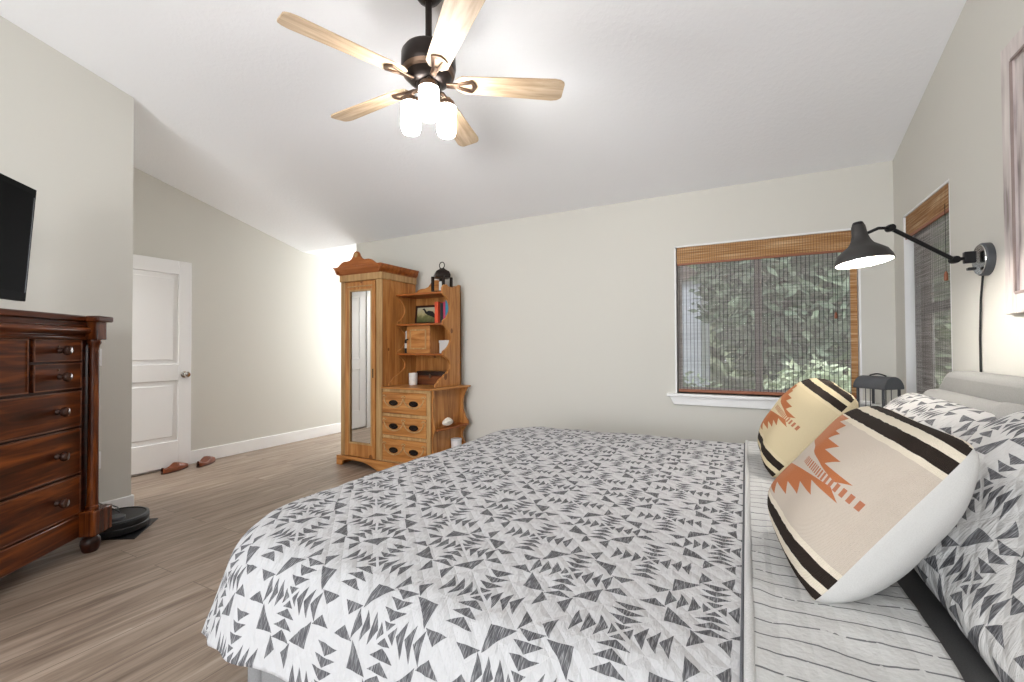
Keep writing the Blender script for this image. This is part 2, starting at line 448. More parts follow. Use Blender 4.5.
# baseboards
BH, BT = .132, .014
def bb(name, *a): struct(name, box(*a), M['trim'], .004)
bb('baseboard_door_wall', XD, XD+BT, YT, 6.2, 0, BH)
bb('baseboard_back', XL, XR-BT, YB-BT, YB, 0, BH)
b2 = MB(); b2.box(XT, XT+BT, YREAR, YT+BT, 0, BH); b2.box(XT-.3, XT, YT, YT+BT, 0, BH)
struct('baseboard_left', b2, M['trim'], .004)
bb('baseboard_right', XR-BT, XR, YREAR, YB-BT, 0, BH)
# door casing around the doorway that the open door belongs to
dc = MB(); dc.box(XD+.0605, XD+.070, YT-.12, YT+.012, 0, 2.07); dc.box(XT-.40, XT-.345, YT, YT+.012, 0, 2.10); dc.box(XD+.01, XT-.345, YT, YT+.012, 2.05, 2.11)
struct('trim_1', dc, M['trim'], .003)

# the open white door, flat against the door wall
DY0, DY1, DX = 1.575, 2.482, XD+.016
door = thing('door_1', 'white two-panel interior door standing open against the wall', 'door', (DX+.02, DY0, 0)); door['kind'] = 'structure'
d = MB(); DZ0, DZ1 = .022, 2.04
xo = DX+.036
def door_panel_frame(d):
    st = .115
    rails = [(DZ0, .27), (.86, 1.02), (1.905, DZ1)]
    d.box(DX, xo, DY0, DY0+st, DZ0, DZ1); d.box(DX, xo, DY1-st, DY1, DZ0, DZ1)
    for a, b in rails: d.box(DX, xo, DY0+st, DY1-st, a, b)
door_panel_frame(d)
obj('door_frame', d, M['door_white'], door, .004)
for a, b in ((.27, .86), (1.02, 1.905)):
    p = MB(); y0, y1 = DY0+.115, DY1-.115
    p.box(DX+.006, xo-.012, y0, y1, a, b)
    e = .045
    i = len(p.v)
    p.box(DX+.008, xo-.004, y0+e, y1-e, a+e, b-e)
    obj('door_panel', p, M['door_white'], door, .006)
k = MB(); k.lathe([(.031, 0), (.031, .006), (.012, .010), (.011, .035), (.026, .045), (.029, .058), (.022, .07), (.0, .073)], (xo, DY1-.065, .915), (1, 0, 0))
obj('door_knob', k, M['chrome'], door, smooth=40)

# ------------------------------------------------------------------ windows
def win_back():
    f = MB(); y0, y1 = YB+.075, YB+.12; w = .045
    f.box(WX0, WX0+w, y0, y1, WZ0, WZ1); f.box(WX1-w, WX1, y0, y1, WZ0, WZ1)
    f.box(WX0+w, WX1-w, y0, y1, WZ0, WZ0+w); f.box(WX0+w, WX1-w, y0, y1, WZ1-w, WZ1)
    f.box(.062, .112, y0-.005, y1, WZ0+w, WZ1-w)
    o = struct('window_1', f, M['frame_bronze'], .004)
    obj('window_glass', box(WX0+w, WX1-w, y0+.02, y0+.024, WZ0+w, WZ1-w), M['glass'], o)
    # white painted reveal
    r = MB(); r.box(WX0, WX0+.012, YB+.001, YB+.075, WZ0, WZ1); r.box(WX1-.012, WX1, YB+.001, YB+.075, WZ0, WZ1); r.box(WX0, WX1, YB+.001, YB+.075, WZ1-.012, WZ1)
    struct('trim_2', r, M['trim'])
    s = MB(); s.box(WX0-.062, WX1+.062, YB-.045, YB+.075, WZ0-.024, WZ0)
    s.prism([(WX0-.045, WZ0-.024), (WX1+.045, WZ0-.024), (WX1+.01, WZ0-.09), (WX0-.01, WZ0-.09)], XZ, YB-.022, YB)
    struct('trim_3', s, M['trim'], .004)
win_back()
def win_right():
    f = MB(); x0, x1 = XR+.075, XR+.12; w = .045
    f.box(x0, x1, RY0, RY0+w, RZ0, RZ1); f.box(x0, x1, RY1-w, RY1, RZ0, RZ1)
    f.box(x0, x1, RY0+w, RY1-w, RZ0, RZ0+w); f.box(x0, x1, RY0+w, RY1-w, RZ1-w, RZ1)
    f.box(x0-.005, x1, RY0+w, RY1-w, 1.36, 1.41)
    o = struct('window_2', f, M['frame_bronze'], .004)
    obj('window_glass', box(x0+.02, x0+.024, RY0+w, RY1-w, RZ0+w, RZ1-w), M['glass'], o)
    r = MB(); r.box(XR+.001, XR+.075, RY0, RY0+.012, RZ0, RZ1); r.box(XR+.001, XR+.075, RY1-.012, RY1, RZ0, RZ1); r.box(XR+.001, XR+.075, RY0, RY1, RZ1-.012, RZ1)
    struct('trim_4', r, M['trim'])
    s = MB(); s.box(XR-.04, XR+.075, RY0-.05, RY1+.05, RZ0-.024, RZ0)
    struct('trim_5', s, M['trim'], .004)
win_right()

def blind(name, label, width, z0, zv, z1, org, ang, pitch=.0056, tp=.0268, reed=.0023, vpitch=.0066, vw=None, vx=0.0):
    t = thing(name, label, 'blind', org, ang)
    h = width/2; rnd = random.Random(5); hv = (vw or width)/2
    v = MB(); z = zv
    while z < z1-.004:
        v.box(vx-hv, vx+hv, -.012, -.0075, z, z+vpitch*.93); z += vpitch
    v.box(vx-hv, vx+hv, -.006, .012, z1-.03, z1)
    obj('valance', v, M['reed_tan'], t, world=False)
    vt = MB(); x = vx-hv+.01
    while x < vx+hv: vt.box(x, x+.0016, -.0125, -.012, zv, z1); x += .0166
    obj('valance_thread', vt, M['thread'], t, world=False)
    vb = MB(); vb.box(vx-hv, vx+hv, -.016, -.005, zv-.010, zv+.006); obj('valance_hem', vb, M['rail_wood'], t, .002, world=False)
    r = MB(); z = z0
    while z < zv+.06:
        jx = rnd.uniform(-.0004, .0004)
        r.box(-h+.006, h-.006, .001+jx, .003+jx, z, z+reed*rnd.uniform(.8, 1.25)); z += pitch
    obj('reed_panel', r, M['reed_grey'], t, world=False)
    th = MB(); x = -h+.014
    while x < h-.01:
        dx = rnd.uniform(-.002, .002)
        th.box(x+dx, x+dx+.0034, .0004, .001, z0, zv+.05); x += tp
    obj('thread_rows', th, M['thread'], t, world=False)
    b = MB(); b.box(-h+.004, h-.004, -.006, .008, z0-.018, z0+.006); obj('bottom_rail', b, M['rail_wood'], t, .003, world=False)
    return t
b1 = blind('bamboo_blind', 'bamboo roman shade with tan valance over the wide back window', WX1-WX0-.028, .822, 1.832, 1.972, ((WX0+WX1)/2+.004, YB+.03, 0), 0)
e = MB(); e.box((WX1-WX0)/2-.058, (WX1-WX0)/2-.020, -.004, -.0015, .815, 1.83); obj('edge_band', e, M['reed_tan'], b1, world=False)
b2_ = blind('bamboo_blind', 'narrow bamboo roman shade on the headboard wall beside the wall lamp', .60, .70, 1.835, 1.974, (XR+.020, 3.195, 0), radians(-90), tp=.0145, pitch=.0054, reed=.0036, vw=.69, vx=-.043)
for (o, p) in ((b1, (WX1-.14, YB+.012, 1.36)), (b2_, (XR+.003, 2.955, 1.49))):
    tb = MB(); tb.tube([(p[0], p[1], p[2]+.38), (p[0], p[1], p[2]+.04)], .0013, 6); obj('pull_cord', tb, M['thread'], o)
    tk = MB(); tk.lathe([(.004, .045), (.008, .03), (.009, 0), (.0, -.002)], p, (0, 0, 1), 12); obj('cord_tassel', tk, M['rail_wood'], o, smooth=40)

# ------------------------------------------------------------------ outdoors seen through the shades
def leaf_mat(name, a, b):
    g = G(name, .6); n = g.noise(g.co('Object'), 7, 2); g.color(g.ramp(n, [(.35, a), (.65, b)]))
    g.b.inputs['Transmission Weight'].default_value = 0; return g.done()
M['leaf_a'] = leaf_mat('leaf_green', rgb(100, 118, 92), rgb(166, 180, 148))
M['leaf_b'] = leaf_mat('leaf_dark_green', rgb(70, 86, 70), rgb(124, 140, 116))
M['leaf_c'] = leaf_mat('leaf_pale_green', rgb(150, 166, 132), rgb(212, 222, 190))
M['bark'] = plain('bark', rgb(88, 78, 70), .9, 0, .25, 20, .4)
M['lawn'] = plain('lawn_grass', rgb(112, 128, 92), .9, 0, .3, 60)
M['siding'] = plain('pale_grey_siding', rgb(206, 210, 218), .7)
struct('ground', box(-9, 9, YB+.3, 16, -.36, -.3), M['lawn'])
struct('ground_side', box(XR+.25, 9, -3, YB+.3, -.36, -.3), M['lawn'])
def shrub(name, label, cat, c, rad, n, leaf, mat, seed, trunk_h=0.0):
    rnd = random.Random(seed); t = thing(name, label, cat, (c[0], c[1], -.3))
    f = MB()
    for i in range(n):
        while True:
            p = Vector((rnd.uniform(-1, 1), rnd.uniform(-1, 1), rnd.uniform(-1, 1)))
            if .25 < p.length < 1: break
        lump = 1 + .25*noise.noise(p*2.3 + Vector((seed, 0, 0)))
        P = Vector((c[0]+p.x*rad[0]*lump, c[1]+p.y*rad[1]*lump, c[2]+p.z*rad[2]*lump))
        a = Vector((rnd.uniform(-1, 1), rnd.uniform(-1, 1), rnd.uniform(-.6, .6))).normalized(); b = a.cross(Vector((rnd.uniform(-1, 1), rnd.uniform(-1, 1), rnd.uniform(-1, 1)))).normalized()
        L = leaf*rnd.uniform(.6, 1.4); k = len(f.v)
        f.v += [tuple(P-a*L), tuple(P+b*L*.4), tuple(P+a*L), tuple(P-b*L*.4)]; f.f.append((k, k+1, k+2, k+3))
    obj('foliage', f, mat, t)
    s = MB()
    for i in range(5 if trunk_h == 0 else 1):
        dx, dy = (rnd.uniform(-.3, .3)*rad[0], rnd.uniform(-.3, .3)*rad[1]) if trunk_h == 0 else (0, 0)
        s.tube([(c[0]+dx*.3, c[1]+dy*.3, -.3), (c[0]+dx*.7, c[1]+dy*.7, (c[2]-.3)/2), (c[0]+dx, c[1]+dy, c[2])], [.03, .022, .012] if trunk_h == 0 else [.13, .11, .08], 8)
    obj('stem' if trunk_h == 0 else 'trunk', s, M['bark'], t, smooth=60)
    return t
shrub('shrub', 'pale green low shrub outside the right half of the back window', 'shrub', (.75, 5.9, .35), (.8, .5, .62), 2600, .06, M['leaf_c'], 2)
shrub('shrub', 'low grey-green shrub outside the left half of the back window', 'shrub', (-.75, 5.6, .25), (.65, .5, .62), 2200, .05, M['leaf_a'], 3)
shrub('tree', 'leafy dark green tree seen behind the window mullion', 'tree', (.5, 7.6, 2.2), (1.2, .9, 1.6), 5000, .11, M['leaf_b'], 5, 1)
shrub('tree', 'mid green tree crown seen in the right half of the back window', 'tree', (1.5, 9.4, 2.3), (1.3, .9, 2.0), 5000, .11, M['leaf_a'], 7, 1)
shrub('hedge', 'clipped green hedge far behind the back window shrubs', 'hedge', (2.2, 12.6, 1.4), (7.0, .7, 3.2), 12000, .30, M['leaf_c'], 9)  # paler leaf colour puts haze into the hedge
shrub('shrub', 'low pale shrub outside the narrow window by the headboard', 'shrub', (2.9, 5.2, .35), (.7, 1.5, .75), 2500, .07, M['leaf_c'], 11)
nb = MB(); nb.box(-4.4, -.72, 8.6, 11, -.3, 2.35)
for i in range(16): nb.box(-4.42, -.70, 8.585, 8.6, -.28+i*.165, -.14+i*.165)
hh = thing('neighbour_house', 'pale grey sided house corner seen through the left of the back window', 'house', (-3, 9.8, -.3))
obj('wall', nb, M['siding'], hh)
obj('roof', MB().prism([(-4.7, 2.35), (-.42, 2.35), (-2.55, 3.4)], XZ, 8.4, 11.2), M['frame_bronze'], hh)

# ------------------------------------------------------------------ bed
BX0, BX1, BY0, BY1 = -1.40, .765, .90, 2.80
ZT = .62
bed = thing('bed', 'king bed with grey upholstered headboard against the right wall', 'bed', (-.3, 1.85, 0))
fr_ = MB()
fr_.box(BX0-.02, BX0+.05, BY0-.03, BY1+.03, .09, .36); fr_.box(BX0+.05, BX1, BY0-.03, BY0+.04, .09, .36); fr_.box(BX0+.05, BX1, BY1-.04, BY1+.03, .09, .36); fr_.box(BX0+.05, BX1, BY0+.04, BY1-.04, .24, .30)
obj('bed_frame', fr_, M['skirt'], bed, .02, seg=3)
for x in (BX0+.06, BX1-.1):
    for y in (BY0+.06, BY1-.06):
        l = MB(); l.lathe([(.022, 0), (.03, .09)], (x, y, 0), (0, 0, 1), 16); obj('leg', l, M['mahogany_dark'], bed, smooth=50)
obj('mattress', box(BX0+.04, BX1-.005, BY0, BY1, .30, .602), M['charcoal_sheet'], bed, .05, seg=5)
# headboard: stepped shoulder outline in y-z
def hb_outline():
    P = [(.72, .10), (2.96, .10), (2.96, .86)]
    P += [(2.95-.03*(1-cos(a)), .86+.045*sin(a)) for a in (radians(40), radians(90))]
    P += [(2.86, .905), (2.80, .915)]
    for i in range(1, 11):
        s_ = i/10; P.append((2.80-.24*s_, .915+.145*(3*s_*s_-2*s_**3)))
    P += [(1.12, 1.06)]
    for i in range(1, 11):
        s_ = i/10; P.append((1.12-.24*s_, 1.06-.145*(3*s_*s_-2*s_**3)))
    P += [(.76, .905), (.72, .86)]
    return P
obj('headboard', MB().prism(hb_outline(), YZ, .765, .868), M['grey_linen'], bed, .028, seg=4)
obj('headboard_cushion', box(.665, .765, 1.12, 2.56, .58, .985), M['grey_linen'], bed, .048, seg=5)

# quilt surface: flattened (s, t) -> draped point
QX0, QY0, QY1, RC = -1.44, .845, 2.855, .29
def drape(x, y, lift=0.0):
    nx, ny = max(x, QX0+RC), min(max(y, QY0+RC), QY1-RC)
    dx, dy = x-nx, y-ny; d0 = hypot(dx, dy); over = d0-RC
    if over > .33: over = .33+(over-.33)*.4
    zb = ZT + lift + .010*noise.noise((x*2.2, y*2.2, 3.1)) + .006*noise.noise((x*5.5, y*5.5, 7.7)) + .0028*noise.noise((x*17, y*17, 1.7))
    if over <= -RC+1e-6: return (x, y, zb)
    ex, ey = dx/d0, dy/d0
    soft = .06*max(0, (RC+over)/RC)**2*.12 if over < 0 else .06*.12
    if over <= 0: return (x, y, zb - soft*max(0., 1+over/RC))
    ra = .13; a = over/ra; amax = radians(70)
    ang = atan2(ey, ex); along = x*ey - y*ex
    wave = sin(along*11+1.0)*.5 + sin(along*23)*.25
    if a < amax: h, dn = ra*sin(a), ra*(1-cos(a))
    else:
        rest = over - ra*amax
        h = ra*sin(amax) + rest*cos(amax); dn = ra*(1-cos(amax)) + rest*sin(amax)
        h += .03*wave*min(1, rest/.25)
    return (nx+ex*(RC+h), ny+ey*(RC+h), max(.02, zb - soft - dn))
quilt = thing('quilt', 'white quilt with grey triangle star pattern spread over the bed', 'quilt', (-.5, 1.85, .62))
SX0, SX1, SY0, SY1 = QX0-.38, .004, QY0-.30, QY1+.32
q = MB(); nu, nv = 250, 330
P_ = lambda a, b: (SX0+(SX1-SX0)*a, SY0+(SY1-SY0)*b)
q.grid(lambda a, b: drape(*P_(a, b)), nu, nv, lambda a, b: P_(a, b))
obj('patterned_top', q, M['quilt'], quilt, smooth=180, solid=.010)
# turned-back band with running stitches, its folded edge
q2 = MB(); SB0, SB1 = -.002, .300
R_ = lambda a, b: (SB0+(SB1-SB0)*a, QY0-.22+(QY1-QY0+.44)*b)
def band(a, b):
    x, y = R_(a, b); w = .012*noise.noise((y*3, 2.2, 0))*a
    p = drape(x+w, y, .014 + .004*noise.noise((x*14, y*14, 5))); return p
q2.grid(band, 46, 300, lambda a, b: R_(a, b))
obj('stitched_band', q2, M['stitched'], quilt, smooth=180, solid=.012)
ed = [drape(.0, QY0-.20+(QY1-QY0+.40)*i/160, .012) for i in range(161)]
obj('binding', MB().tube(ed, .009, 8), M['binding'], quilt, smooth=60)
ed = [drape(-.012, QY0-.20+(QY1-QY0+.40)*i/160, .003) for i in range(161)]
obj('piping', MB().tube(ed, .003, 6), M['grey_piping'], quilt, smooth=60)

# ------------------------------------------------------------------ cushions
def frame_matrix(c, ux, up):
    """local x = width, local z = height, local -y = front."""
    X = Vector(ux).normalized(); Z = Vector(up); Z = (Z - X*Z.dot(X)).normalized(); Y = Z.cross(X)
    m = Matrix((X, Y, Z)).transposed().to_4x4(); return Matrix.Translation(c) @ m
def cushion_half(w, h, t, side, seed, n=44, pinch=.075, wr=.012, uvm=False, sag=0.0):
    mb = MB()
    def fn(a, b):
        u, v = 2*a-1, 2*b-1
        cs = 1-.05*(u*v)**6; x = w/2*u*(1-pinch*(1-v*v))*cs; z = h/2*v*(1-pinch*(1-u*u))*cs
        T_ = max(0., (1-abs(u)**3.0)*(1-abs(v)**3.0))**.52
        y = side*t/2*T_
        p = Vector((x*3+seed, z*3, side*2))
        y += side*T_*(wr*1.4*noise.noise(p) + wr*.7*noise.noise(p*2.7)) 
        z += -sag*T_*(1-b)
        return (x, y, z)
    uv = (lambda a, b: (w*(a-.5), h*(b-.5))) if uvm else (lambda a, b: (2*a-1, 2*b-1))
    mb.grid(fn, n, n, uv, flip=(side > 0)); return mb
def cushion(name, label, cat, mtx, w, h, t, mf, mb_, seed, group=None, uvm=False, fname='front_panel', pinch=.03, wr=.012, tb=None):
    c = mtx.translation
    o = thing(name, label, cat, (0, 0, 0)); o.matrix_world = mtx; WM[o.name] = mtx.copy()
    if group: o['group'] = group
    obj(fname, cushion_half(w, h, t, -1, seed, uvm=uvm, pinch=pinch, wr=wr), mf, o, smooth=180, world=False)
    obj('back_panel', cushion_half(w, h, tb or t, 1, seed+4, uvm=uvm, pinch=pinch, wr=wr), mb_, o, smooth=180, world=False)
    return o
def from_corners(A, B, Cc, D):
    """A bottom near, B top near, C top far, D bottom far; front faces -x."""
    A, B, Cc, D = map(Vector, (A, B, Cc, D)); c = (A+B+Cc+D)/4
    return frame_matrix(c, (A+B-Cc-D), (B+Cc-A-D))
m = frame_matrix(Vector((.2265, 1.339, .816)), (.10, -.994, -.04), (.594, .027, .804))
cushion('throw_cushion', 'large kilim cushion with orange stepped motif and black stripes, nearest on the bed', 'cushion', m, .445, .446, .24, M['kilim'], M['white_cloth'], 1.0, 'kilim throw cushions', wr=.028)
m = frame_matrix(Vector((.215, 2.2955, .8225)), (.046, -.995, -.085), (.632, -.036, .774))
cushion('throw_cushion', 'smaller looking cream kilim cushion at the far side of the bed', 'cushion', m, .449, .449, .24, M['kilim_cream'], M['cream_cloth'], 9.0, 'kilim throw cushions', wr=.028)
# patterned shams leaning on the headboard
for (cy, lab, sd, dz) in ((1.30, 'quilted pillow sham with grey triangle pattern, in the lower right corner of the bed', 3.0, 0), (2.19, 'quilted pillow sham with grey triangle pattern, behind the far cream cushion', 6.0, -.035)):
    m = frame_matrix(Vector((.52, cy, .80+dz)), (0, -1, 0), (.44, 0, .56))
    cushion('pillow_sham', lab, 'pillow', m, .90, .50, .20, M['sham'], M['sham'], sd, 'patterned pillow shams', True, pinch=.03, wr=.03)
m = frame_matrix(Vector((.625, 1.55, .835)), (0, -1, 0), (.22, 0, .6))
cushion('bed_pillow', 'plain grey pillow tucked between the patterned sham and headboard', 'pillow', m, .70, .36, .09, M['grey_linen'], M['grey_linen'], 14.0, pinch=.03, wr=.02)

# ------------------------------------------------------------------ nightstand and lantern beyond the bed
ns = thing('nightstand', 'small dark wooden nightstand between the bed and back wall', 'nightstand', (.63, 3.32, 0))
obj('top', box(.40, .86, 3.06, 3.58, .69, .72), M['mahogany_dark'], ns, .004)
obj('carcass', box(.43, .86, 3.09, 3.55, .20, .69), M['mahogany_dark'], ns, .003)
obj('drawer', box(.415, .43, 3.11, 3.53, .47, .66), M['mahogany'], ns, .003)
for x in (.45, .83):
    for y in (3.11, 3.53): obj('leg', box(x-.02, x+.02, y-.02, y+.02, 0, .2), M['mahogany_dark'], ns, .003)
# barn lantern: arched tin roof over thin posts, turned so that one arched end faces the room
lz = .72; lh, lw, ph_ = .078, .066, .205
ln = thing('candle_lantern', 'dark grey metal lantern with arched roof beside the right window', 'lantern', (.665, 3.22, lz), radians(-48))
def lo(name, mb, mat, bevel=0, smooth=None): return obj(name, mb, mat, ln, bevel, smooth, world=False)
lo('base', box(-lh, lh, -lw, lw, 0, .02), M['dark_grey'], .003)
for x in (-lh+.008, lh-.008):
    for y in (-lw+.008, lw-.008): lo('post', box(x-.005, x+.005, y-.005, y+.005, .02, ph_), M['dark_grey'])
rod = MB()
for y in (0,):
    for x in (-lh+.008, lh-.008): rod.tube([(x, y, .02), (x, y, ph_)], .0025, 6)
for x in (0,):
    for y in (-lw+.008, lw-.008): rod.tube([(x, y, .02), (x, y, ph_)], .0025, 6)
lo('rods', rod, M['dark_grey'])
ra = lw+.008
arc = [(ra*cos(pi*i/18), ph_+ra*.95*sin(pi*i/18)) for i in range(19)]
lo('roof', MB().prism(arc, YZ, -lh-.01, lh+.01), M['dark_grey'], .003)
hd = [(-.045+.09*i/12, 0, ph_+ra*.95+.002+.010*sin(pi*i/12)) for i in range(13)]
lo('handle', MB().tube(hd, .004, 8), M['black_metal'], smooth=60)
lo('candle', MB().lathe([(.035, 0), (.035, .09), (.03, .095), (.0, .094)], (0, 0, .02)), M['white_cloth'], smooth=40)

# ------------------------------------------------------------------ ceiling fan
FX, FY, FZ = -1.3526, 1.7197, 2.456
fan = thing('ceiling_fan', 'five-blade ceiling fan with oak blades and three lit glass shades', 'ceiling fan', (FX, FY, cz(FY)))
O = (FX, FY, 0)
obj('canopy', MB().lathe([(.022, 2.855), (.05, 2.865), (.075, 2.90), (.08, cz(FY)+.015)], O), M['bronze'], fan, smooth=40)
obj('downrod', MB().lathe([(.016, 2.58), (.016, 2.87)], O), M['bronze'], fan, smooth=40)
obj('motor_housing', MB().lathe([(.02, 2.64), (.028, 2.625), (.06, 2.618), (.118, 2.608), (.130, 2.59), (.132, 2.53), (.126, 2.51), (.12, 2.50), (.10, 2.468), (.06, 2.448), (.0, 2.446)], O, n=40), M['bronze'], fan, smooth=35)
obj('housing_band', MB().lathe([(.121, 2.513), (.128, 2.508), (.123, 2.492), (.108, 2.484)], O, n=40, cap=False), M['bronze_light'], fan, smooth=35)
obj('switch_housing', MB().lathe([(.055, 2.46), (.06, 2.45), (.058, 2.425), (.045, 2.405), (.02, 2.398), (.0, 2.396)], O), M['bronze'], fan, smooth=35)
PH = radians(33.4)
for kb in range(5):
    a = PH + kb*2*pi/5
    mt = Matrix.Translation((FX, FY, FZ)) @ Matrix.Rotation(a, 4, 'Z')
    tilt = Matrix.Rotation(radians(-12), 4, 'X')
    out = []
    r0, r1 = .130, .665
    w0, w1 = .052, .068
    out += [(r0, -w0*.55), (r0+.03, -w0)]
    out += [(r1-.05, -w1)]
    out += [(r1-.05+.05*sin(t_), -w1+.03*(1-cos(t_))) for t_ in (.6, 1.1, 1.5)]
    out += [(p[0], -p[1]) for p in reversed(out)]
    b = MB().prism(out, XY, -.004, .004)
    mbl = bpy.data.meshes.new('x')
    bo = obj('fan_blade', b, M['oak'], fan, .0015, world=False)
    bo.matrix_parent_inverse = Matrix.Identity(4)
    bo.matrix_local = WM[fan.name].inverted() @ mt @ tilt
    WM[bo.name] = mt @ tilt
    # blade iron: forked bracket under the blade with a triangular opening
    br_ = MB()
    br_.prism([(.085, -.014), (.150, -.018), (.150, .018), (.085, .014)], XY, -.012, -.004)
    br_.prism([(.140, -.018), (.21, -.040), (.225, -.022), (.155, -.006)], XY, -.012, -.004)
    br_.prism([(.140, .018), (.21, .040), (.225, .022), (.155, .006)], XY, -.012, -.004)
    br_.prism([(.202, -.040), (.225, -.022), (.232, 0), (.225, .022), (.202, .040), (.210, 0)], XY, -.012, -.004)
    obj('blade_bracket', br_, M['bronze_light'], bo, .002, world=False)
to_cam = atan2(-FY, -FX)
for i in range(3):
    a = to_cam + i*2*pi/3; sx, sy = FX+.10*cos(a), FY+.10*sin(a)
    arm_ = MB().tube([(FX+.04*cos(a), FY+.04*sin(a), 2.43), (FX+.08*cos(a), FY+.08*sin(a), 2.432), (sx, sy, 2.415), (sx, sy, 2.385)], .010, 10)
    obj('light_arm', arm_, M['bronze_light'], fan, smooth=60)
    obj('shade_fitter', MB().lathe([(.018, 2.41), (.040, 2.398), (.046, 2.372)], (sx, sy, 0)), M['bronze_light'], fan, smooth=40)
    obj('glass_shade', MB().lathe([(.040, 2.384), (.046, 2.372), (.047, 2.25), (.040, 2.232), (.0, 2.226)], (sx, sy, 0)), M['shade_glass'], fan, smooth=40)

# ------------------------------------------------------------------ swing-arm wall lamp
sc_ = thing('wall_lamp', 'black swing-arm wall lamp with lit bell shade above the headboard', 'lamp', (XR, 2.51, 1.52))
obj('wall_plate', MB().lathe([(.067, 0), (.067, .022), (.062, .027)], (XR, 2.51, 1.52), (-1, 0, 0), 36), M['dark_grey'], sc_, smooth=40)
obj('plate_face', MB().lathe([(.061, .027), (.060, .030), (0, .030)], (XR, 2.51, 1.52), (-1, 0, 0), 36), M['chrome'], sc_, smooth=40)
sw = MB().box(XR-.065, XR-.038, 2.500, 2.520, 1.478, 1.490); obj('switch', sw, M['black_plastic'], sc_, .003)
J1 = Vector((.775, 2.50, 1.525)); J2 = Vector((.545, 2.40, 1.664)); SH = Vector((.452, 2.335, 1.652))
yk = MB().box(XR-.075, XR-.038, 2.497, 2.523, 1.508, 1.556); obj('bracket', yk, M['black_metal'], sc_, .004)
arm = MB().tube([(XR-.07, 2.51, 1.53), J1], .007, 10); obj('short_arm', arm, M['black_metal'], sc_, smooth=60)
obj('arm', MB().tube([J1, J2], .0085, 12), M['black_metal'], sc_, smooth=60)
for J in (J1, J2):
    dv = Vector((.25, -.95, 0)); obj('knuckle', MB().lathe([(.0, -.018), (.014, -.016), (.016, 0), (.014, .016), (.0, .018)], J, dv, 16), M['black_metal'], sc_, smooth=40)
ax = Vector((.10, -.07, -1)).normalized()
apex = Vector((.420, 2.315, 1.678))
obj('shade_arm', MB().tube([J2, J2.lerp(SH, .5)+Vector((0, 0, .004)), apex+ax*.055], .0065, 10), M['black_metal'], sc_, smooth=60)
shp = [(.017, 0), (.024, .012), (.027, .05), (.034, .075), (.044, .092), (.064, .108), (.085, .126), (.097, .150), (.101, .168)]
sh = MB().lathe(shp + [(r-.003, h) for r, h in reversed(shp)], apex, ax, 40, cap=False)
g = G('lamp_shade_enamel', .45, .2)
g.color(rgb(50, 48, 47)); M['lamp_enamel'] = g.done()
obj('lamp_shade', sh, M['lamp_enamel'], sc_, smooth=50)
obj('shade_cap', MB().lathe([(.0, -.006), (.017, -.005), (.021, .004), (.021, .014)], apex, ax, 24), M['black_metal'], sc_, smooth=40)
shi = [(r-.0045, h-.001) for r, h in shp[2:]]
obj('shade_lining', MB().lathe(shi, apex, ax, 40, cap=False), plain('white_lining', rgb(236, 232, 224), .5), sc_, smooth=50)
obj('bulb', MB().lathe([(.012, .06), (.016, .08), (.030, .115), (.032, .135), (.022, .158), (.0, .166)], apex, ax, 20), M['bulb'], sc_, smooth=60)
cord = [(XR-.012, 2.525, 1.46), (XR-.008, 2.56, 1.36), (XR-.006, 2.58, 1.2), (XR-.006, 2.58, 1.08), (XR-.006, 2.575, .95), (XR-.006, 2.57, .5)]
obj('cord', MB().tube(cord, .004, 8), M['black_plastic'], sc_, smooth=60)

# ------------------------------------------------------------------ framed picture on the right wall
pc = thing('picture_frame', 'large whitewashed wooden picture frame high on the headboard wall', 'picture', (XR, 1.93, 1.78))
py0, py1, pz0, pz1, fw_ = 1.50, 2.325, 1.282, 2.270, .075
g = G('whitewashed_wood', .7); nn = g.noise(g.co('Object', (20, 20, 2.5)), 1.4, 4)
g.color(g.ramp(nn, [(.25, rgb(120, 108, 106)), (.42, rgb(190, 180, 178)), (.7, rgb(222, 214, 210))])); g.bump(nn, .3, .002); M['whitewash'] = g.done()
M['frame_edge'] = plain('worn_inner_edge', rgb(146, 130, 126), .7)
pf = MB()
for y0, y1, z0, z1 in ((py0, py0+fw_, pz0, pz1), (py1-fw_, py1, pz0, pz1), (py0+fw_, py1-fw_, pz0, pz0+fw_), (py0+fw_, py1-fw_, pz1-fw_, pz1)): pf.box(XR-.022, XR-.001, y0, y1, z0, z1)
obj('frame', pf, M['whitewash'], pc, .003)
rim = MB()
for y0, y1, z0, z1 in ((py1-fw_-.004, py1-fw_+.006, pz0+fw_, pz1-fw_), (py0+fw_-.006, py0+fw_+.004, pz0+fw_, pz1-fw_), (py0+fw_, py1-fw_, pz0+fw_-.006, pz0+fw_+.004), (py0+fw_, py1-fw_, pz1-fw_-.004, pz1-fw_+.006)): rim.box(XR-.026, XR-.02, y0, y1, z0, z1)
obj('inner_edge', rim, M['frame_edge'], pc, .001)
obj('panel', box(XR-.012, XR-.002, py0+fw_, py1-fw_, pz0+fw_, pz1-fw_), M['whitewash'], pc)

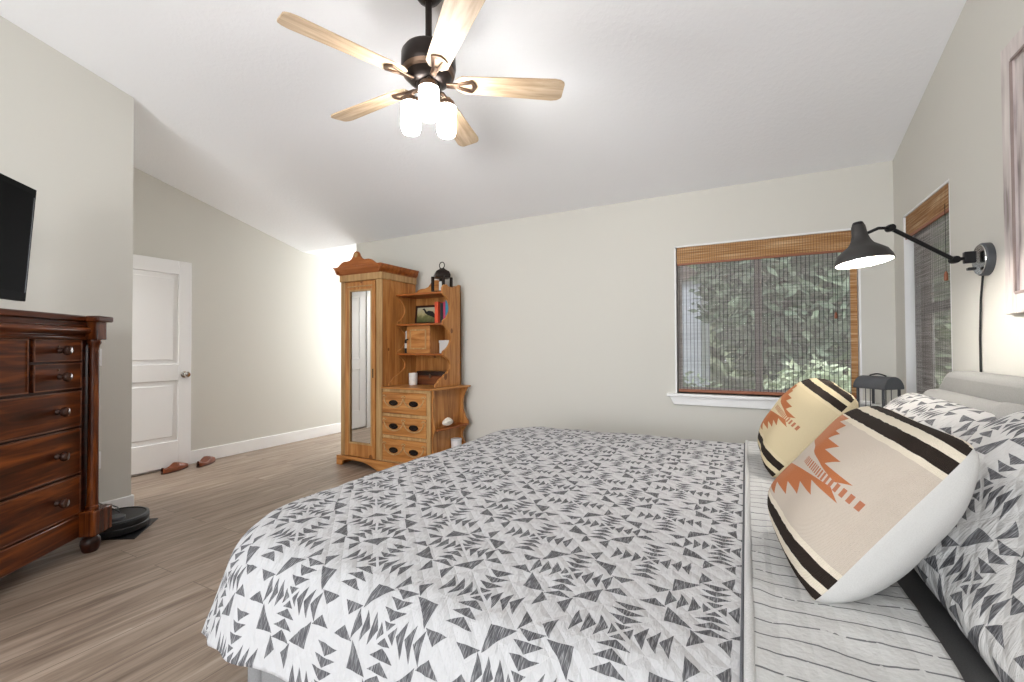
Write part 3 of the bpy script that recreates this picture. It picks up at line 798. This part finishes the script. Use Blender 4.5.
# ------------------------------------------------------------------ pine wardrobe with hutch
wd = thing('wardrobe', 'pine wardrobe with mirrored door, drawers and open shelves on back wall', 'wardrobe', (-3.08, 3.45, 0))
YF, YK = 3.20, 3.70
cx0, cx1 = -3.635, -3.088
obj('plinth', MB().prism([(-3.665, 0), (-3.60, 0), (-3.585, .045), (-3.50, .068), (-3.30, .060), (-3.20, .035), (-3.12, .0), (-3.02, .0), (-2.90, .045), (-2.70, .05), (-2.585, .03), (-2.565, 0), (-2.485, 0), (-2.485, .095), (-3.665, .095)], XZ, 3.165, 3.195).box(-3.665, -3.635, 3.195, YK, 0, .095).box(-2.515, -2.485, 3.195, YK, 0, .095), M['pine_h'], wd, .004)
car = MB(); car.box(cx0, cx1, YF+.012, YK, .09, 1.84)
obj('carcass', car, M['pine_v'], wd, .004)
pil = MB(); pil.box(cx0, -3.575, YF-.006, YF+.012, .095, 1.835); obj('pilaster', pil, M['pine_pale'], wd, .004)
pil = MB(); pil.box(-3.155, cx1+.006, YF-.006, YF+.012, .095, 1.835); obj('pilaster', pil, M['pine_pale'], wd, .004)
dr = MB(); dx0, dx1, dz0, dz1 = -3.568, -3.165, .10, 1.825; mx0, mx1, mz0, mz1 = -3.498, -3.212, .235, 1.735
dr.box(dx0, mx0, YF-.012, YF+.010, dz0, dz1); dr.box(mx1, dx1, YF-.012, YF+.010, dz0, dz1); dr.box(mx0, mx1, YF-.012, YF+.010, dz0, mz0); dr.box(mx0, mx1, YF-.012, YF+.010, mz1, dz1)
dro = obj('door', dr, M['pine_v'], wd, .004)
mo = MB()
for a in ((mx0-.012, mx0+.006, mz0-.012, mz1+.012), (mx1-.006, mx1+.012, mz0-.012, mz1+.012), (mx0, mx1, mz0-.012, mz0+.006), (mx0, mx1, mz1-.006, mz1+.012)): mo.box(a[0], a[1], YF-.018, YF-.008, a[2], a[3])
mo.box(mx0-.03, mx1+.02, YF-.020, YF-.010, mz1+.038, mz1+.05)
obj('mirror_molding', mo, M['pine_pale'], dro, .003)
obj('mirror', box(mx0, mx1, YF-.004, YF+.002, mz0, mz1), M['mirror'], dro)
lk = MB().box(-3.195, -3.183, YF-.016, YF-.012, .88, .97); obj('lock_plate', lk, M['bronze'], dro, .002)
obj('frieze', box(cx0-.012, cx1+.012, YF-.014, YK, 1.835, 1.905), M['pine_pale'], wd, .004)
cor = MB()
cor.prism([(YF-.014, 1.900), (YF-.022, 1.915), (YF-.05, 1.945), (YF-.058, 1.965), (YF-.058, 1.978), (YK, 1.978), (YK, 1.900)], YZ, cx0-.015, cx1+.015)
cor.prism([(cx1+.0, 1.900), (cx1+.022, 1.915), (cx1+.036, 1.945), (cx1+.042, 1.965), (cx1+.042, 1.978), (cx1, 1.978)], XZ, YF-.05, YK)
cor.prism([(cx0, 1.900), (cx0-.022, 1.915), (cx0-.036, 1.945), (cx0-.05, 1.965), (cx0-.05, 1.978), (cx0, 1.978)], XZ, YF-.05, YK)
cor.box(cx0-.055, cx1+.045, YF-.06, YK, 1.968, 1.978)
obj('cornice', cor, M['pine_red'], wd, .003)
# crest with centre rosette
ccx = -3.372; half = [(.0, .142), (.02, .138), (.036, .122), (.046, .098), (.07, .070), (.11, .056), (.16, .056), (.20, .046), (.23, .026), (.25, .012), (.275, .0)]
cr_o = [(ccx-a, 1.976+b) for a, b in reversed(half)] + [(ccx+a, 1.976+b) for a, b in half[1:]]
obj('crest', MB().prism(cr_o, XZ, YF-.052, YF-.030), M['pine_red'], wd, .004)
obj('rosette', MB().lathe([(.024, 0), (.022, .006), (.012, .008), (.006, .004), (.0, .004)], (ccx, YF-.052, 2.082), (0, -1, 0), 24), M['pine_pale'], wd, smooth=40)
# drawer base
bx0, bx1 = -3.088, -2.505
bc = MB(); bc.box(bx0, bx1, YF+.010, YK, .09, .782); obj('base_carcass', bc, M['pine_v'], wd, .003)
fs = MB(); fs.box(bx1-.042, bx1+.002, YF-.006, YF+.012, .095, .78); obj('stile', fs, M['pine_pale'], wd, .003)
rl = MB()
for z0, z1 in ((.755, .782), (.525, .552), (.318, .345), (.095, .108)): rl.box(bx0+.012, bx1-.042, YF-.004, YF+.012, z0, z1)
obj('rails', rl, M['pine_pale'], wd, .002)
obj('worktop', box(bx0, bx1+.012, YF-.018, YK, .782, .80), M['pine_h'], wd, .004)
ddx0, ddx1 = bx0+.016, bx1-.044
for z0, z1 in ((.555, .752), (.348, .522), (.110, .315)):
    dwo = obj('drawer', box(ddx0, ddx1, YF-.010, YF+.010, z0, z1), M['pine_h'], wd, .004)
    zc_ = (z0+z1)/2; hx = [ddx0+(ddx1-ddx0)*.27, ddx0+(ddx1-ddx0)*.73]
    sw_ = MB(); mid = (ddx0+ddx1)/2
    for x in hx:
        wv = .115
        sw_.tube([(x-wv*cos(pi*i/14), YF-.012, zc_+.045-.085*sin(pi*i/14)) for i in range(15)], .0065, 8)
    for x in (hx[0]-.115, mid, hx[1]+.115):
        sw_.tube([(x-.022+.044*i/8, YF-.012, zc_+.055+.012*sin(pi*i/8)) for i in range(9)], .006, 8)
    obj('garland', sw_, M['pine_pale'], dwo, smooth=60)
    for x in hx:
        pl = MB(); n_ = 24
        ov = [(x+.052*cos(2*pi*i/n_), zc_+.027*sin(2*pi*i/n_)) for i in range(n_)]
        pl.prism(ov, XZ, YF-.016, YF-.010)
        pl.tube([(x-.03+.06*i/10, YF-.018-.012*sin(pi*i/10), zc_+.004-.012*sin(pi*i/10)) for i in range(11)], .0035, 8)
        obj('pull', pl, M['bronze'], dwo, smooth=40)
# hutch
HY0, hx0, hx1 = 3.415, -3.088, -2.515
obj('hutch_back', box(hx0, hx1, YK-.018, YK, .80, 1.72), M['pine_v'], wd)
hs_ = MB()
def scallop():
    P = [(YK, .80), (HY0-.13, .80), (HY0-.125, .83), (HY0-.09, .85), (HY0-.07, .875)]
    def bay(z0, z1, dep):
        o = []
        for i in range(13):
            t_ = i/12; o.append((HY0+dep*sin(pi*t_)**.7, z0+(z1-z0)*t_))
        return o
    P += [(HY0-.03, .89), (HY0+.0, .90)]
    P += bay(.91, 1.09, .10) + [(HY0-.012, 1.105), (HY0-.012, 1.125)] + bay(1.14, 1.38, .115) + [(HY0-.012, 1.393), (HY0-.012, 1.413)] + bay(1.43, 1.67, .10)
    P += [(HY0-.015, 1.685), (HY0-.015, 1.735), (HY0+.01, 1.765), (HY0+.05, 1.772), (HY0+.08, 1.755), (HY0+.15, 1.752), (HY0+.20, 1.765), (HY0+.25, 1.79), (YK, 1.79)]
    return P
obj('side_panel', MB().prism(scallop(), YZ, hx1-.022, hx1), M['pine_v'], wd, .003)
obj('side_panel', MB().prism([p for p in scallop() if p[1] < 1.70] + [(YK, 1.69)], YZ, hx0, hx0+.014), M['pine_v'], wd, .003)
for z in (1.095, 1.385): obj('shelf', box(hx0, hx1-.02, HY0-.012, YK-.018, z, z+.02), M['pine_red'], wd, .003)
obj('shelf', box(hx0, hx1-.02, HY0-.018, YK-.018, 1.682, 1.702), M['pine_red'], wd, .003)
bk = [(hx0, 1.70), (hx0, 1.735), (hx0+.05, 1.775), (hx0+.09, 1.785), (hx0+.14, 1.785), (hx0+.18, 1.80), (hx0+.22, 1.845), (hx0+.25, 1.862), (hx0+.30, 1.862), (hx0+.33, 1.845), (hx0+.38, 1.80), (hx0+.45, 1.785), (hx1, 1.785), (hx1, 1.70)]
obj('back_crest', MB().prism(bk, XZ, YK-.020, YK-.002), M['pine_h'], wd, .003)
# small box cupboard on the middle shelf
obj('cupboard', box(-2.985, -2.70, HY0+.04, YK-.018, 1.115, 1.385), M['pine_v'], wd, .002)
cdo = MB(); cdo.box(-2.985, -2.70, HY0+.022, HY0+.04, 1.117, 1.383); cdo_o = obj('cupboard_door', cdo, M['pine_h'], wd, .003)
cp = MB()
for a in ((-2.945, -2.93, 1.16, 1.345), (-2.755, -2.74, 1.16, 1.345), (-2.945, -2.74, 1.155, 1.168), (-2.945, -2.74, 1.337, 1.35)): cp.box(a[0], a[1], HY0+.016, HY0+.024, a[2], a[3])
obj('door_molding', cp, M['pine_pale'], cdo_o, .002)
obj('catch', MB().lathe([(.008, 0), (.009, .012), (.0, .016)], (-2.972, HY0+.022, 1.25), (0, -1, 0), 12), M['bronze'], cdo_o, smooth=40)
# side rack: bracket fins, top board, small shelves
rx = bx1
def fin(dep):
    P = [(rx, .78), (rx+dep, .78)]
    for i in range(1, 11):
        t_ = i/10; P.append((rx+dep*(1-.75*sin(pi*t_)**.8)+.005, .78-.33*t_))
    P += [(rx+dep+.005, .44), (rx+dep+.005, .415)]
    for i in range(1, 9):
        t_ = i/8; P.append((rx+dep*(1-.75*sin(pi*t_)**.8), .415-.21*t_))
    P += [(rx+dep, .185), (rx+dep*.5, .15), (rx, .14)]
    return P
obj('rack_bracket', MB().prism(fin(.085), XZ, YK-.032, YK-.012), M['pine_v'], wd, .003)
obj('rack_bracket', MB().prism(fin(.030), XZ, YF+.014, YF+.032), M['pine_v'], wd, .003)
obj('rack_top', MB().prism([(rx-.0, YF-.018), (rx+.035, YF-.018), (rx+.06, 3.40), (rx+.105, YK), (rx, YK)], XY, .782, .80), M['pine_y'], wd, .003)
obj('rack_shelf', MB().prism([(rx, YF+.04), (rx+.05, YF+.04), (rx+.075, 3.40), (rx+.09, YK-.03), (rx, YK-.03)], XY, .412, .43), M['pine_red'], wd, .003)
obj('rack_shelf', MB().prism([(rx, YF+.04), (rx+.05, YF+.04), (rx+.09, 3.40), (rx+.12, YK-.03), (rx, YK-.03)], XY, .185, .203), M['pine_red'], wd, .003)

# things on the hutch
ph = thing('photo_frame', 'dark framed bird picture standing on the top hutch shelf', 'picture frame', (-2.87, 3.60, 1.405))
ty = lambda z: 3.585 + (z-1.405)*.12
def slab(x0, x1, z0, z1, d0, d1): return MB().prism([(x0, z0), (x1, z0), (x1, z1), (x0, z1)], lambda a, b, dd: (a, ty(b)+dd, b), d0, d1)
pf = MB(); fx0, fx1, fz0, fz1 = -3.01, -2.735, 1.406, 1.60
for a in ((fx0, fx0+.022, fz0, fz1), (fx1-.022, fx1, fz0, fz1), (fx0+.022, fx1-.022, fz0, fz0+.022), (fx0+.022, fx1-.022, fz1-.022, fz1)):
    s_ = slab(*a, 0, .016); k0 = len(pf.v); pf.v += s_.v; pf.f += [tuple(i+k0 for i in f_) for f_ in s_.f]
obj('frame', pf, M['mahogany_dark'], ph)
g = G('bird_picture_paint', .5); v = g.co('Object'); n1 = g.noise(v, 18, 3)
X_, Y_, Z_ = g.sep(v); zf = g.add(Z_, g.mul(g.sub(n1, .5), .12))
cc = g.ramp(g.mul(zf, 5.0), [(.1, rgb(70, 74, 40)), (.4, rgb(110, 110, 70)), (.55, rgb(170, 160, 120)), (.85, rgb(176, 172, 150))]); g.color(cc); M['bird_paint'] = g.done()
obj('image', slab(fx0+.02, fx1-.02, fz0+.02, fz1-.02, .004, .014), M['bird_paint'], ph)
bird = [(-2.85, 1.50), (-2.80, 1.485), (-2.765, 1.47), (-2.758, 1.50), (-2.79, 1.535), (-2.84, 1.545), (-2.868, 1.535), (-2.885, 1.555), (-2.90, 1.57), (-2.925, 1.562), (-2.90, 1.548), (-2.885, 1.52)]
obj('bird', MB().prism(bird, lambda a, b, dd: (a, ty(b)+dd, b), .001, .004), M['black_plastic'], ph)
def book(label, x0, x1, h, dep, mcol, ypos):
    t = thing('book', label, 'book', ((x0+x1)/2, ypos, 1.405), group='books on the top hutch shelf')
    mc = plain('book_cover', mcol, .55)
    cv = MB(); cv.box(x0, x0+.0025, ypos, ypos+dep, 1.405, 1.405+h); cv.box(x1-.0025, x1, ypos, ypos+dep, 1.405, 1.405+h); cv.box(x0, x1, ypos-.002, ypos+.001, 1.405, 1.405+h)
    obj('cover', cv, mc, t); obj('pages', box(x0+.0025, x1-.0025, ypos+.001, ypos+dep-.004, 1.408, 1.402+h), M['white_cloth'], t)
book('orange red paperback standing beside the bird picture', -2.708, -2.668, .215, .13, rgb(214, 84, 54), 3.53)
book('black spined book standing right of the red paperback', -2.650, -2.618, .20, .13, rgb(38, 36, 40), 3.54)
book('magenta spined book standing second from the hutch side panel', -2.612, -2.590, .21, .13, rgb(178, 60, 96), 3.54)
book('teal blue book standing against the hutch side panel', -2.586, -2.548, .225, .13, rgb(58, 130, 160), 3.54)
bt = thing('figurine_bottle', 'small black and white bottle standing left of the box cupboard', 'bottle', (-3.035, 3.50, 1.115))
obj('body', MB().lathe([(.022, 0), (.024, .01), (.024, .12), (.018, .14)], (-3.035, 3.50, 1.115)), M['black_plastic'], bt, smooth=40)
obj('neck', MB().lathe([(.018, .14), (.015, .16), (.014, .20), (.018, .215), (.012, .225), (.0, .226)], (-3.035, 3.50, 1.115)), M['white_cloth'], bt, smooth=40)
obj('label_band', MB().lathe([(.0245, .05), (.0245, .10)], (-3.035, 3.50, 1.115), cap=False), M['white_cloth'], bt, smooth=40)
wbx = thing('gift_box', 'small white box standing right of the box cupboard', 'box', (-2.635, 3.60, 1.115))
obj('body', box(-2.685, -2.575, 3.57, 3.65, 1.115, 1.215), M['white_cloth'], wbx, .003); obj('lid', box(-2.689, -2.571, 3.566, 3.654, 1.215, 1.242), M['white_cloth'], wbx, .003)
mg = thing('cup', 'white cup on the worktop beside the dark wooden box', 'cup', (-2.94, 3.48, .80))
obj('cup', MB().lathe([(.036, 0), (.042, .008), (.043, .118), (.039, .118), (.038, .012), (.0, .010)], (-2.94, 3.48, .80)), plain('white_ceramic', rgb(228, 226, 222), .25), mg, smooth=40)
0 and obj('handle', MB().tube([(-2.94+.042+.03*sin(pi*i/10), 3.48, .83+.06*i/10) for i in range(11)], .006, 8), M['white_cloth'], mg, smooth=60)
wb_ = thing('wooden_box', 'dark wooden keepsake box on the hutch worktop', 'box', (-2.76, 3.60, .80))
obj('body', box(-2.93, -2.60, 3.53, 3.66, .80, .895), M['pine_dark'], wb_, .003)
obj('lid', box(-2.936, -2.594, 3.524, 3.666, .895, .935), M['mahogany_dark'], wb_, .004)
obj('clasp', MB().box(-2.775, -2.755, 3.519, 3.53, .87, .91), M['bronze_light'], wb_, .002)
# bronze lantern on top of the hutch
L0 = Vector((-2.635, 3.55, 1.702)); la = thing('bronze_lantern', 'small bronze lantern with ring handle on top of the hutch', 'lantern', L0)
obj('base', box(L0.x-.075, L0.x+.075, L0.y-.075, L0.y+.075, L0.z, L0.z+.02), M['bronze'], la, .004)
for sx in (-1, 1):
    for sy in (-1, 1): obj('post', box(L0.x+sx*.064-.011, L0.x+sx*.064+.011, L0.y+sy*.064-.011, L0.y+sy*.064+.011, L0.z+.02, L0.z+.16), M['bronze'], la)
rf = MB(); k0 = len(rf.v)
lv = [(.078, .150), (.080, .178), (.068, .21), (.035, .232), (.024, .245)]
rf.lathe([(r*1.3, h) for r, h in lv], L0, (0, 0, 1), 4); obj('roof', rf, M['bronze'], la, .003)
obj('ring', MB().tube([(L0.x+.03*cos(2*pi*i/20), L0.y, L0.z+.275+.032*sin(2*pi*i/20)) for i in range(21)], .005, 8), M['bronze'], la, smooth=60)
obj('candle', MB().lathe([(.03, .02), (.03, .11), (.026, .115), (.0, .112)], L0), M['white_cloth'], la, smooth=40)
# shell and candle on the side rack
sl = MB()
def shell(a, b):
    t_ = a*pi; ph_ = b*2*pi; r = .042*(sin(t_)**.8)*(1+.10*sin(ph_*5))*(1-.25*a)
    return (rx+.045+r*cos(ph_)*.9, 3.40+.17*(a-.5), .43+.042+r*sin(ph_)*.95+.01*sin(t_))
sl.grid(shell, 24, 30); so = obj('seashell', sl, plain('white_shell', rgb(232, 226, 216), .5, 0, .08, 40), None, smooth=60)
tag(so, 'white conch shell lying on the side shelf of the pine unit', 'shell')
cj = thing('candle_jar', 'white candle jar on the lowest side shelf, by the bed edge', 'candle', (rx+.055, 3.52, .203))
obj('jar', MB().lathe([(.046, 0), (.050, .006), (.050, .085), (.046, .085), (.045, .07), (.0, .07)], (rx+.055, 3.52, .203)), plain('white_glazed_jar', rgb(226, 226, 228), .3), cj, smooth=40)
obj('lid', MB().lathe([(.052, .085), (.052, .10), (.0, .102)], (rx+.055, 3.52, .203)), plain('pale_lid', rgb(206, 208, 214), .4), cj, smooth=40)

# ------------------------------------------------------------------ mahogany dresser (set at an angle)
TH = radians(37.0)
P0 = Vector((-3.360, 1.220, 0))
# local frame: +x runs along the front towards the left end, -y is outwards
dv = Vector((sin(TH), -cos(TH), 0)); nv_ = Vector((cos(TH), sin(TH), 0))
rot = atan2(dv.y, dv.x)
dsr = thing('dresser', 'tall antique mahogany chest of drawers on the left', 'dresser', P0, rot)
# in local coordinates: x = u along the front (0 right end .. W left end); y = outwards (+)
DW, DD = 1.20, .50
def lb(u0, u1, o0, o1, z0, z1): return MB().box(u0, u1, o0, o1, z0, z1)
def dob(name, mb, mat, parent=None, bevel=.003, smooth=None): return obj(name, mb, mat, parent or dsr, bevel, smooth, world=False)
dob('carcass', lb(.004, DW-.004, -DD, -.085, .10, 1.325), M['mahogany_v'])
dob('top', lb(-.025, DW+.025, -DD-.01, -.045, 1.328, 1.362).box(-.028, .095, -.045, .025, 1.328, 1.362).box(DW-.095, DW+.028, -.045, .025, 1.328, 1.362), M['mahogany'], None, .008)
frp = [(-.085, 1.225), (-.055, 1.225), (-.050, 1.238), (-.060, 1.25), (-.035, 1.262), (-.025, 1.275), (-.030, 1.292), (-.050, 1.30), (-.048, 1.315), (-.055, 1.328), (-.085, 1.328)]
dob('frieze', MB().prism(frp, lambda a, b, d_: (d_, a, b), .07, DW-.07), M['mahogany'], None, .002)
for u0, u1 in ((-.01, .072), (DW-.072, DW+.01)):
    dob('corner_block', lb(u0, u1, -.09, .0, 1.225, 1.33), M['mahogany_v'], None, .004)
    dob('stile', lb(max(u0, .004), min(u1, DW-.004), -.09, -.072, .24, 1.225), M['mahogany_dark'])
    uc = (u0+u1)/2
    dob('column', MB().lathe([(.034, .245), (.034, .262), (.028, .268), (.0265, .30), (.025, .7), (.0255, 1.17), (.028, 1.195), (.034, 1.205), (.034, 1.226)], (uc, -.040, 0), (0, 0, 1), 24), M['mahogany_v'], None, 0, 40)
    dob('plinth_block', lb(u0-.03, u1+.03, -.14, .018, .105, .245), M['mahogany_v'], None, .006)
    for o_ in (-.05, -DD+.07):
        dob('foot', MB().lathe([(.034, 0), (.040, .012), (.047, .045), (.045, .068), (.035, .085), (.040, .092), (.040, .106)], (uc, o_, 0), (0, 0, 1), 24), M['mahogany_dark'], None, 0, 50)
dob('base_rail', lb(.08, DW-.08, -.10, -.06, .105, .232), M['mahogany'], None, .006)
dob('front_panel', lb(.06, DW-.06, -.10, -.084, .23, 1.228), M['mahogany_dark'])
def knob(u, z, par, r=.026):
    b = MB().lathe([(.016, 0), (.014, .008), (.009, .016), (r*.9, .028), (r, .038), (r*.8, .048), (0, .052)], (u, -.066, z), (0, 1, 0), 20)
    dob('knob', b, M['knob'], par, 0, 50)
M['knob'] = plain('polished_dark_wood', rgb(70, 46, 38), .15, .2)
def drawer(u0, u1, z0, z1, knobs):
    o = dob('drawer', lb(u0, u1, -.086, -.070, z0, z1), M['mahogany'], None, .003)
    bd = MB(); w = .006
    for a in ((u0, u1, z0, z0+w), (u0, u1, z1-w, z1), (u0, u0+w, z0+w, z1-w), (u1-w, u1, z0+w, z1-w)): bd.box(a[0], a[1], -.070, -.066, a[2], a[3])
    dob('beading', bd, M['mahogany_edge'], o, .0015)
    for u in knobs:
        knob(u, (z0+z1)/2, o)
        if knobs: dob('keyhole', MB().lathe([(.006, 0), (.006, .003), (0, .003)], ((u0+u1)/2, -.070, z1-.035), (0, 1, 0), 12), M['bronze_light'], o, 0, 40)
M['mahogany_edge'] = wood('worn_mahogany_edge', rgb(70, 36, 22), rgb(104, 60, 38), rgb(130, 82, 56), axis='x', rough=.35)
for a, b in ((.080, .385), (DW-.385, DW-.080)):
    for z0, z1 in ((1.105, 1.222), (.950, 1.093)): drawer(a, b, z0, z1, [(a+b)/2])
drawer(.415, DW-.415, .950, 1.222, [])
for z0, z1 in ((.735, .935), (.470, .722), (.240, .455)): drawer(.080, DW-.080, z0, z1, [.245, DW-.245])

# television on a tilting wall arm above the dresser
tvd = radians(45.7); tdir = Vector((sin(tvd), -cos(tvd), 0)); tn = Vector((cos(tvd), sin(tvd), 0))
lean = radians(4); tz = (Vector((0, 0, 1))*cos(lean) + tn*sin(lean)).normalized(); tno = tz.cross(-tdir).normalized()
if tno.dot(tn) < 0: tno = -tno
br0 = Vector((-3.69, .975, 1.447))
TVW, TVH = 1.10, .655
tv = thing('television', 'black flat screen television tilted above the dresser', 'television', (-3.6, .6, 1.45))
def tvbox(u0, u1, w0, w1, d0, d1):
    return MB().prism([(u0, w0), (u1, w0), (u1, w1), (u0, w1)], lambda a, b, d_: tuple(br0 + tdir*a + tz*b + tno*d_), d0, d1)
obj('bezel', tvbox(0, TVW, 0, TVH, -.045, 0), M['tv_black'], tv, .004)
obj('screen', tvbox(.035, TVW-.035, .05, TVH-.035, -.002, .001), M['screen'], tv)
obj('highlight_strip', tvbox(.012, .020, .05, TVH-.05, 0, .002), M['dark_grey'], tv, .001)  # grey strip stands for a highlight along the bezel
pm = br0 + tdir*.25 + tz*.33 - tno*.045
obj('wall_arm', MB().tube([pm, pm - tno*.05, (XT+.02, pm.y-.02, pm.z)], .018, 10), M['black_metal'], tv, smooth=50)
obj('wall_bracket', box(XT+.002, XT+.02, pm.y-.07, pm.y+.03, pm.z-.12, pm.z+.12), M['black_metal'], tv, .002)

# switch and outlet on the left wall corner
def plate(name, label, cat, y, z, rocker):
    t = thing(name, label, cat, (XT, y, z))
    obj('cover_plate', box(XT, XT+.006, y-.036, y+.036, z-.058, z+.058), M['trim'], t, .002)
    if rocker: obj('rocker', box(XT+.006, XT+.010, y-.016, y+.016, z-.034, z+.034), M['trim'], t, .001)
    else:
        for dz in (-.022, .022): obj('socket', box(XT+.006, XT+.009, y-.016, y+.016, z+dz-.015, z+dz+.015), M['trim'], t, .001)
plate('light_switch', 'white light switch plate on the wall beside the dresser', 'switch', 1.352, 1.115, True)
plate('wall_outlet', 'white outlet plate low on the wall above the robot vacuum', 'outlet', 1.352, .42, False)

# ------------------------------------------------------------------ robot vacuum, mat, cable
rv = Vector((-3.60, 1.365, .006)); RRv = .17
mt_ = MB().prism([(-3.62, 1.20), (-3.34, 1.36), (-3.60, 1.60), (-3.84, 1.42)], XY, .0005, .005)
tag(obj('floor_mat', mt_, M['black_plastic'], None), 'thin dark mat under the robot vacuum beside the dresser', 'mat')
ro_ = thing('robot_vacuum', 'black round robot vacuum on its mat beside the dresser foot', 'robot vacuum', rv)
obj('body', MB().lathe([(RRv-.02, 0), (RRv-.004, .01), (RRv, .02), (RRv, .045), (RRv-.004, .05), (RRv-.004, .054), (RRv, .058), (RRv, .084), (RRv-.008, .094), (RRv-.018, .096), (RRv-.022, .093), (0, .094)], rv, n=48), M['black_plastic'], ro_, smooth=30)
obj('turret', MB().lathe([(.05, .092), (.05, .108), (.046, .112), (0, .112)], rv+Vector((.075, -.03, 0)), n=32), M['dark_grey'], ro_, smooth=30)
obj('rim_highlight', MB().lathe([(RRv-.006, .092), (RRv-.002, .0945), (RRv-.014, .0975)], rv, n=48, cap=False), M['dark_grey'], ro_, smooth=40)  # ring coloured lighter to stand for the highlight on the rim
ck = [(-3.86, 1.18, .30), (-3.83, 1.20, .26), (-3.76, 1.26, .21), (-3.70, 1.30, .19), (-3.66, 1.33, .165), (-3.63, 1.36, .135), (-3.66, 1.40, .13), (-3.69, 1.37, .15), (-3.66, 1.33, .172), (-3.62, 1.35, .15), (-3.61, 1.39, .112)]
from mathutils import geometry
def smooth_path(P, n=6):
    P = [Vector(p) for p in P]; o = []
    for i in range(len(P)-1):
        p0, p1, p2, p3 = P[max(i-1, 0)], P[i], P[i+1], P[min(i+2, len(P)-1)]
        for k_ in range(n):
            t_ = k_/n; o.append(.5*((2*p1)+(p2-p0)*t_+(2*p0-5*p1+4*p2-p3)*t_*t_+(3*p1-p0-3*p2+p3)*t_**3))
    o.append(P[-1]); return o
tag(obj('power_cable', MB().tube(smooth_path(ck), .0035, 8), M['black_plastic'], None, smooth=60), 'thin black cable looped on top of the robot vacuum', 'cable')

# ------------------------------------------------------------------ brown clogs by the door
def clog(name, label, c, ang):
    t = thing(name, label, 'shoe', c, ang, 'brown leather clogs by the door')
    Ls = .285
    def wdt(q): return .046*(sin(pi*min(1, max(0, .015+.97*q))**.85)**.5)*(1+.14*sin(pi*(q-.3)))
    def top(q):           # heel rim, foot opening, vamp, toe
        if q < .5: return .050+.014*cos(pi*q/.5*1.0) if q < .25 else .050+.030*((q-.25)/.25)**1.5
        return .080-.046*((q-.5)/.5)**1.3
    outl = [(Ls*(i/24-.5), wdt(i/24)) for i in range(25)] + [(Ls*(i/24-.5), -wdt(i/24)) for i in range(24, -1, -1)]
    obj('sole', MB().prism(outl, XY, 0, .016), M['clog_sole'], t, .003, world=False)
    up = MB()
    def upper(a, b):
        ph_ = pi*b; w = wdt(a)*1.0; c_ = cos(ph_); s_ = sin(ph_)
        h = top(a); k = 1.0
        z = .014+(h-.014)*s_**.7
        open_ = max(0., 1-((a-.27)/.235)**2)      # foot opening sinks the middle of the section
        z -= open_**.5*max(0., s_-.55)/.45*(h-.022) if open_ > 0 else 0
        return (Ls*(a-.5), w*(abs(c_)**.75)*(1 if c_ > 0 else -1), z)
    up.grid(upper, 40, 28)
    obj('upper', up, M['clog'], t, smooth=60, world=False)
    ins = [(Ls*(.27+.20*cos(2*pi*i/24)-.5), .026*sin(2*pi*i/24)) for i in range(24)]
    obj('insole', MB().prism(ins, XY, .022, .028), M['clog_sole'], t, world=False)
M['clog'] = plain('brown_leather', rgb(118, 62, 34), .4, 0, .15, 18)
M['clog_sole'] = plain('dark_brown_sole', rgb(70, 42, 30), .6)
clog('clog', 'brown leather clog lying in front of the white door', (-4.87, 2.30, 0), radians(112))
clog('clog', 'brown leather clog lying by the baseboard right of the door', (-4.86, 2.575, 0), radians(124))
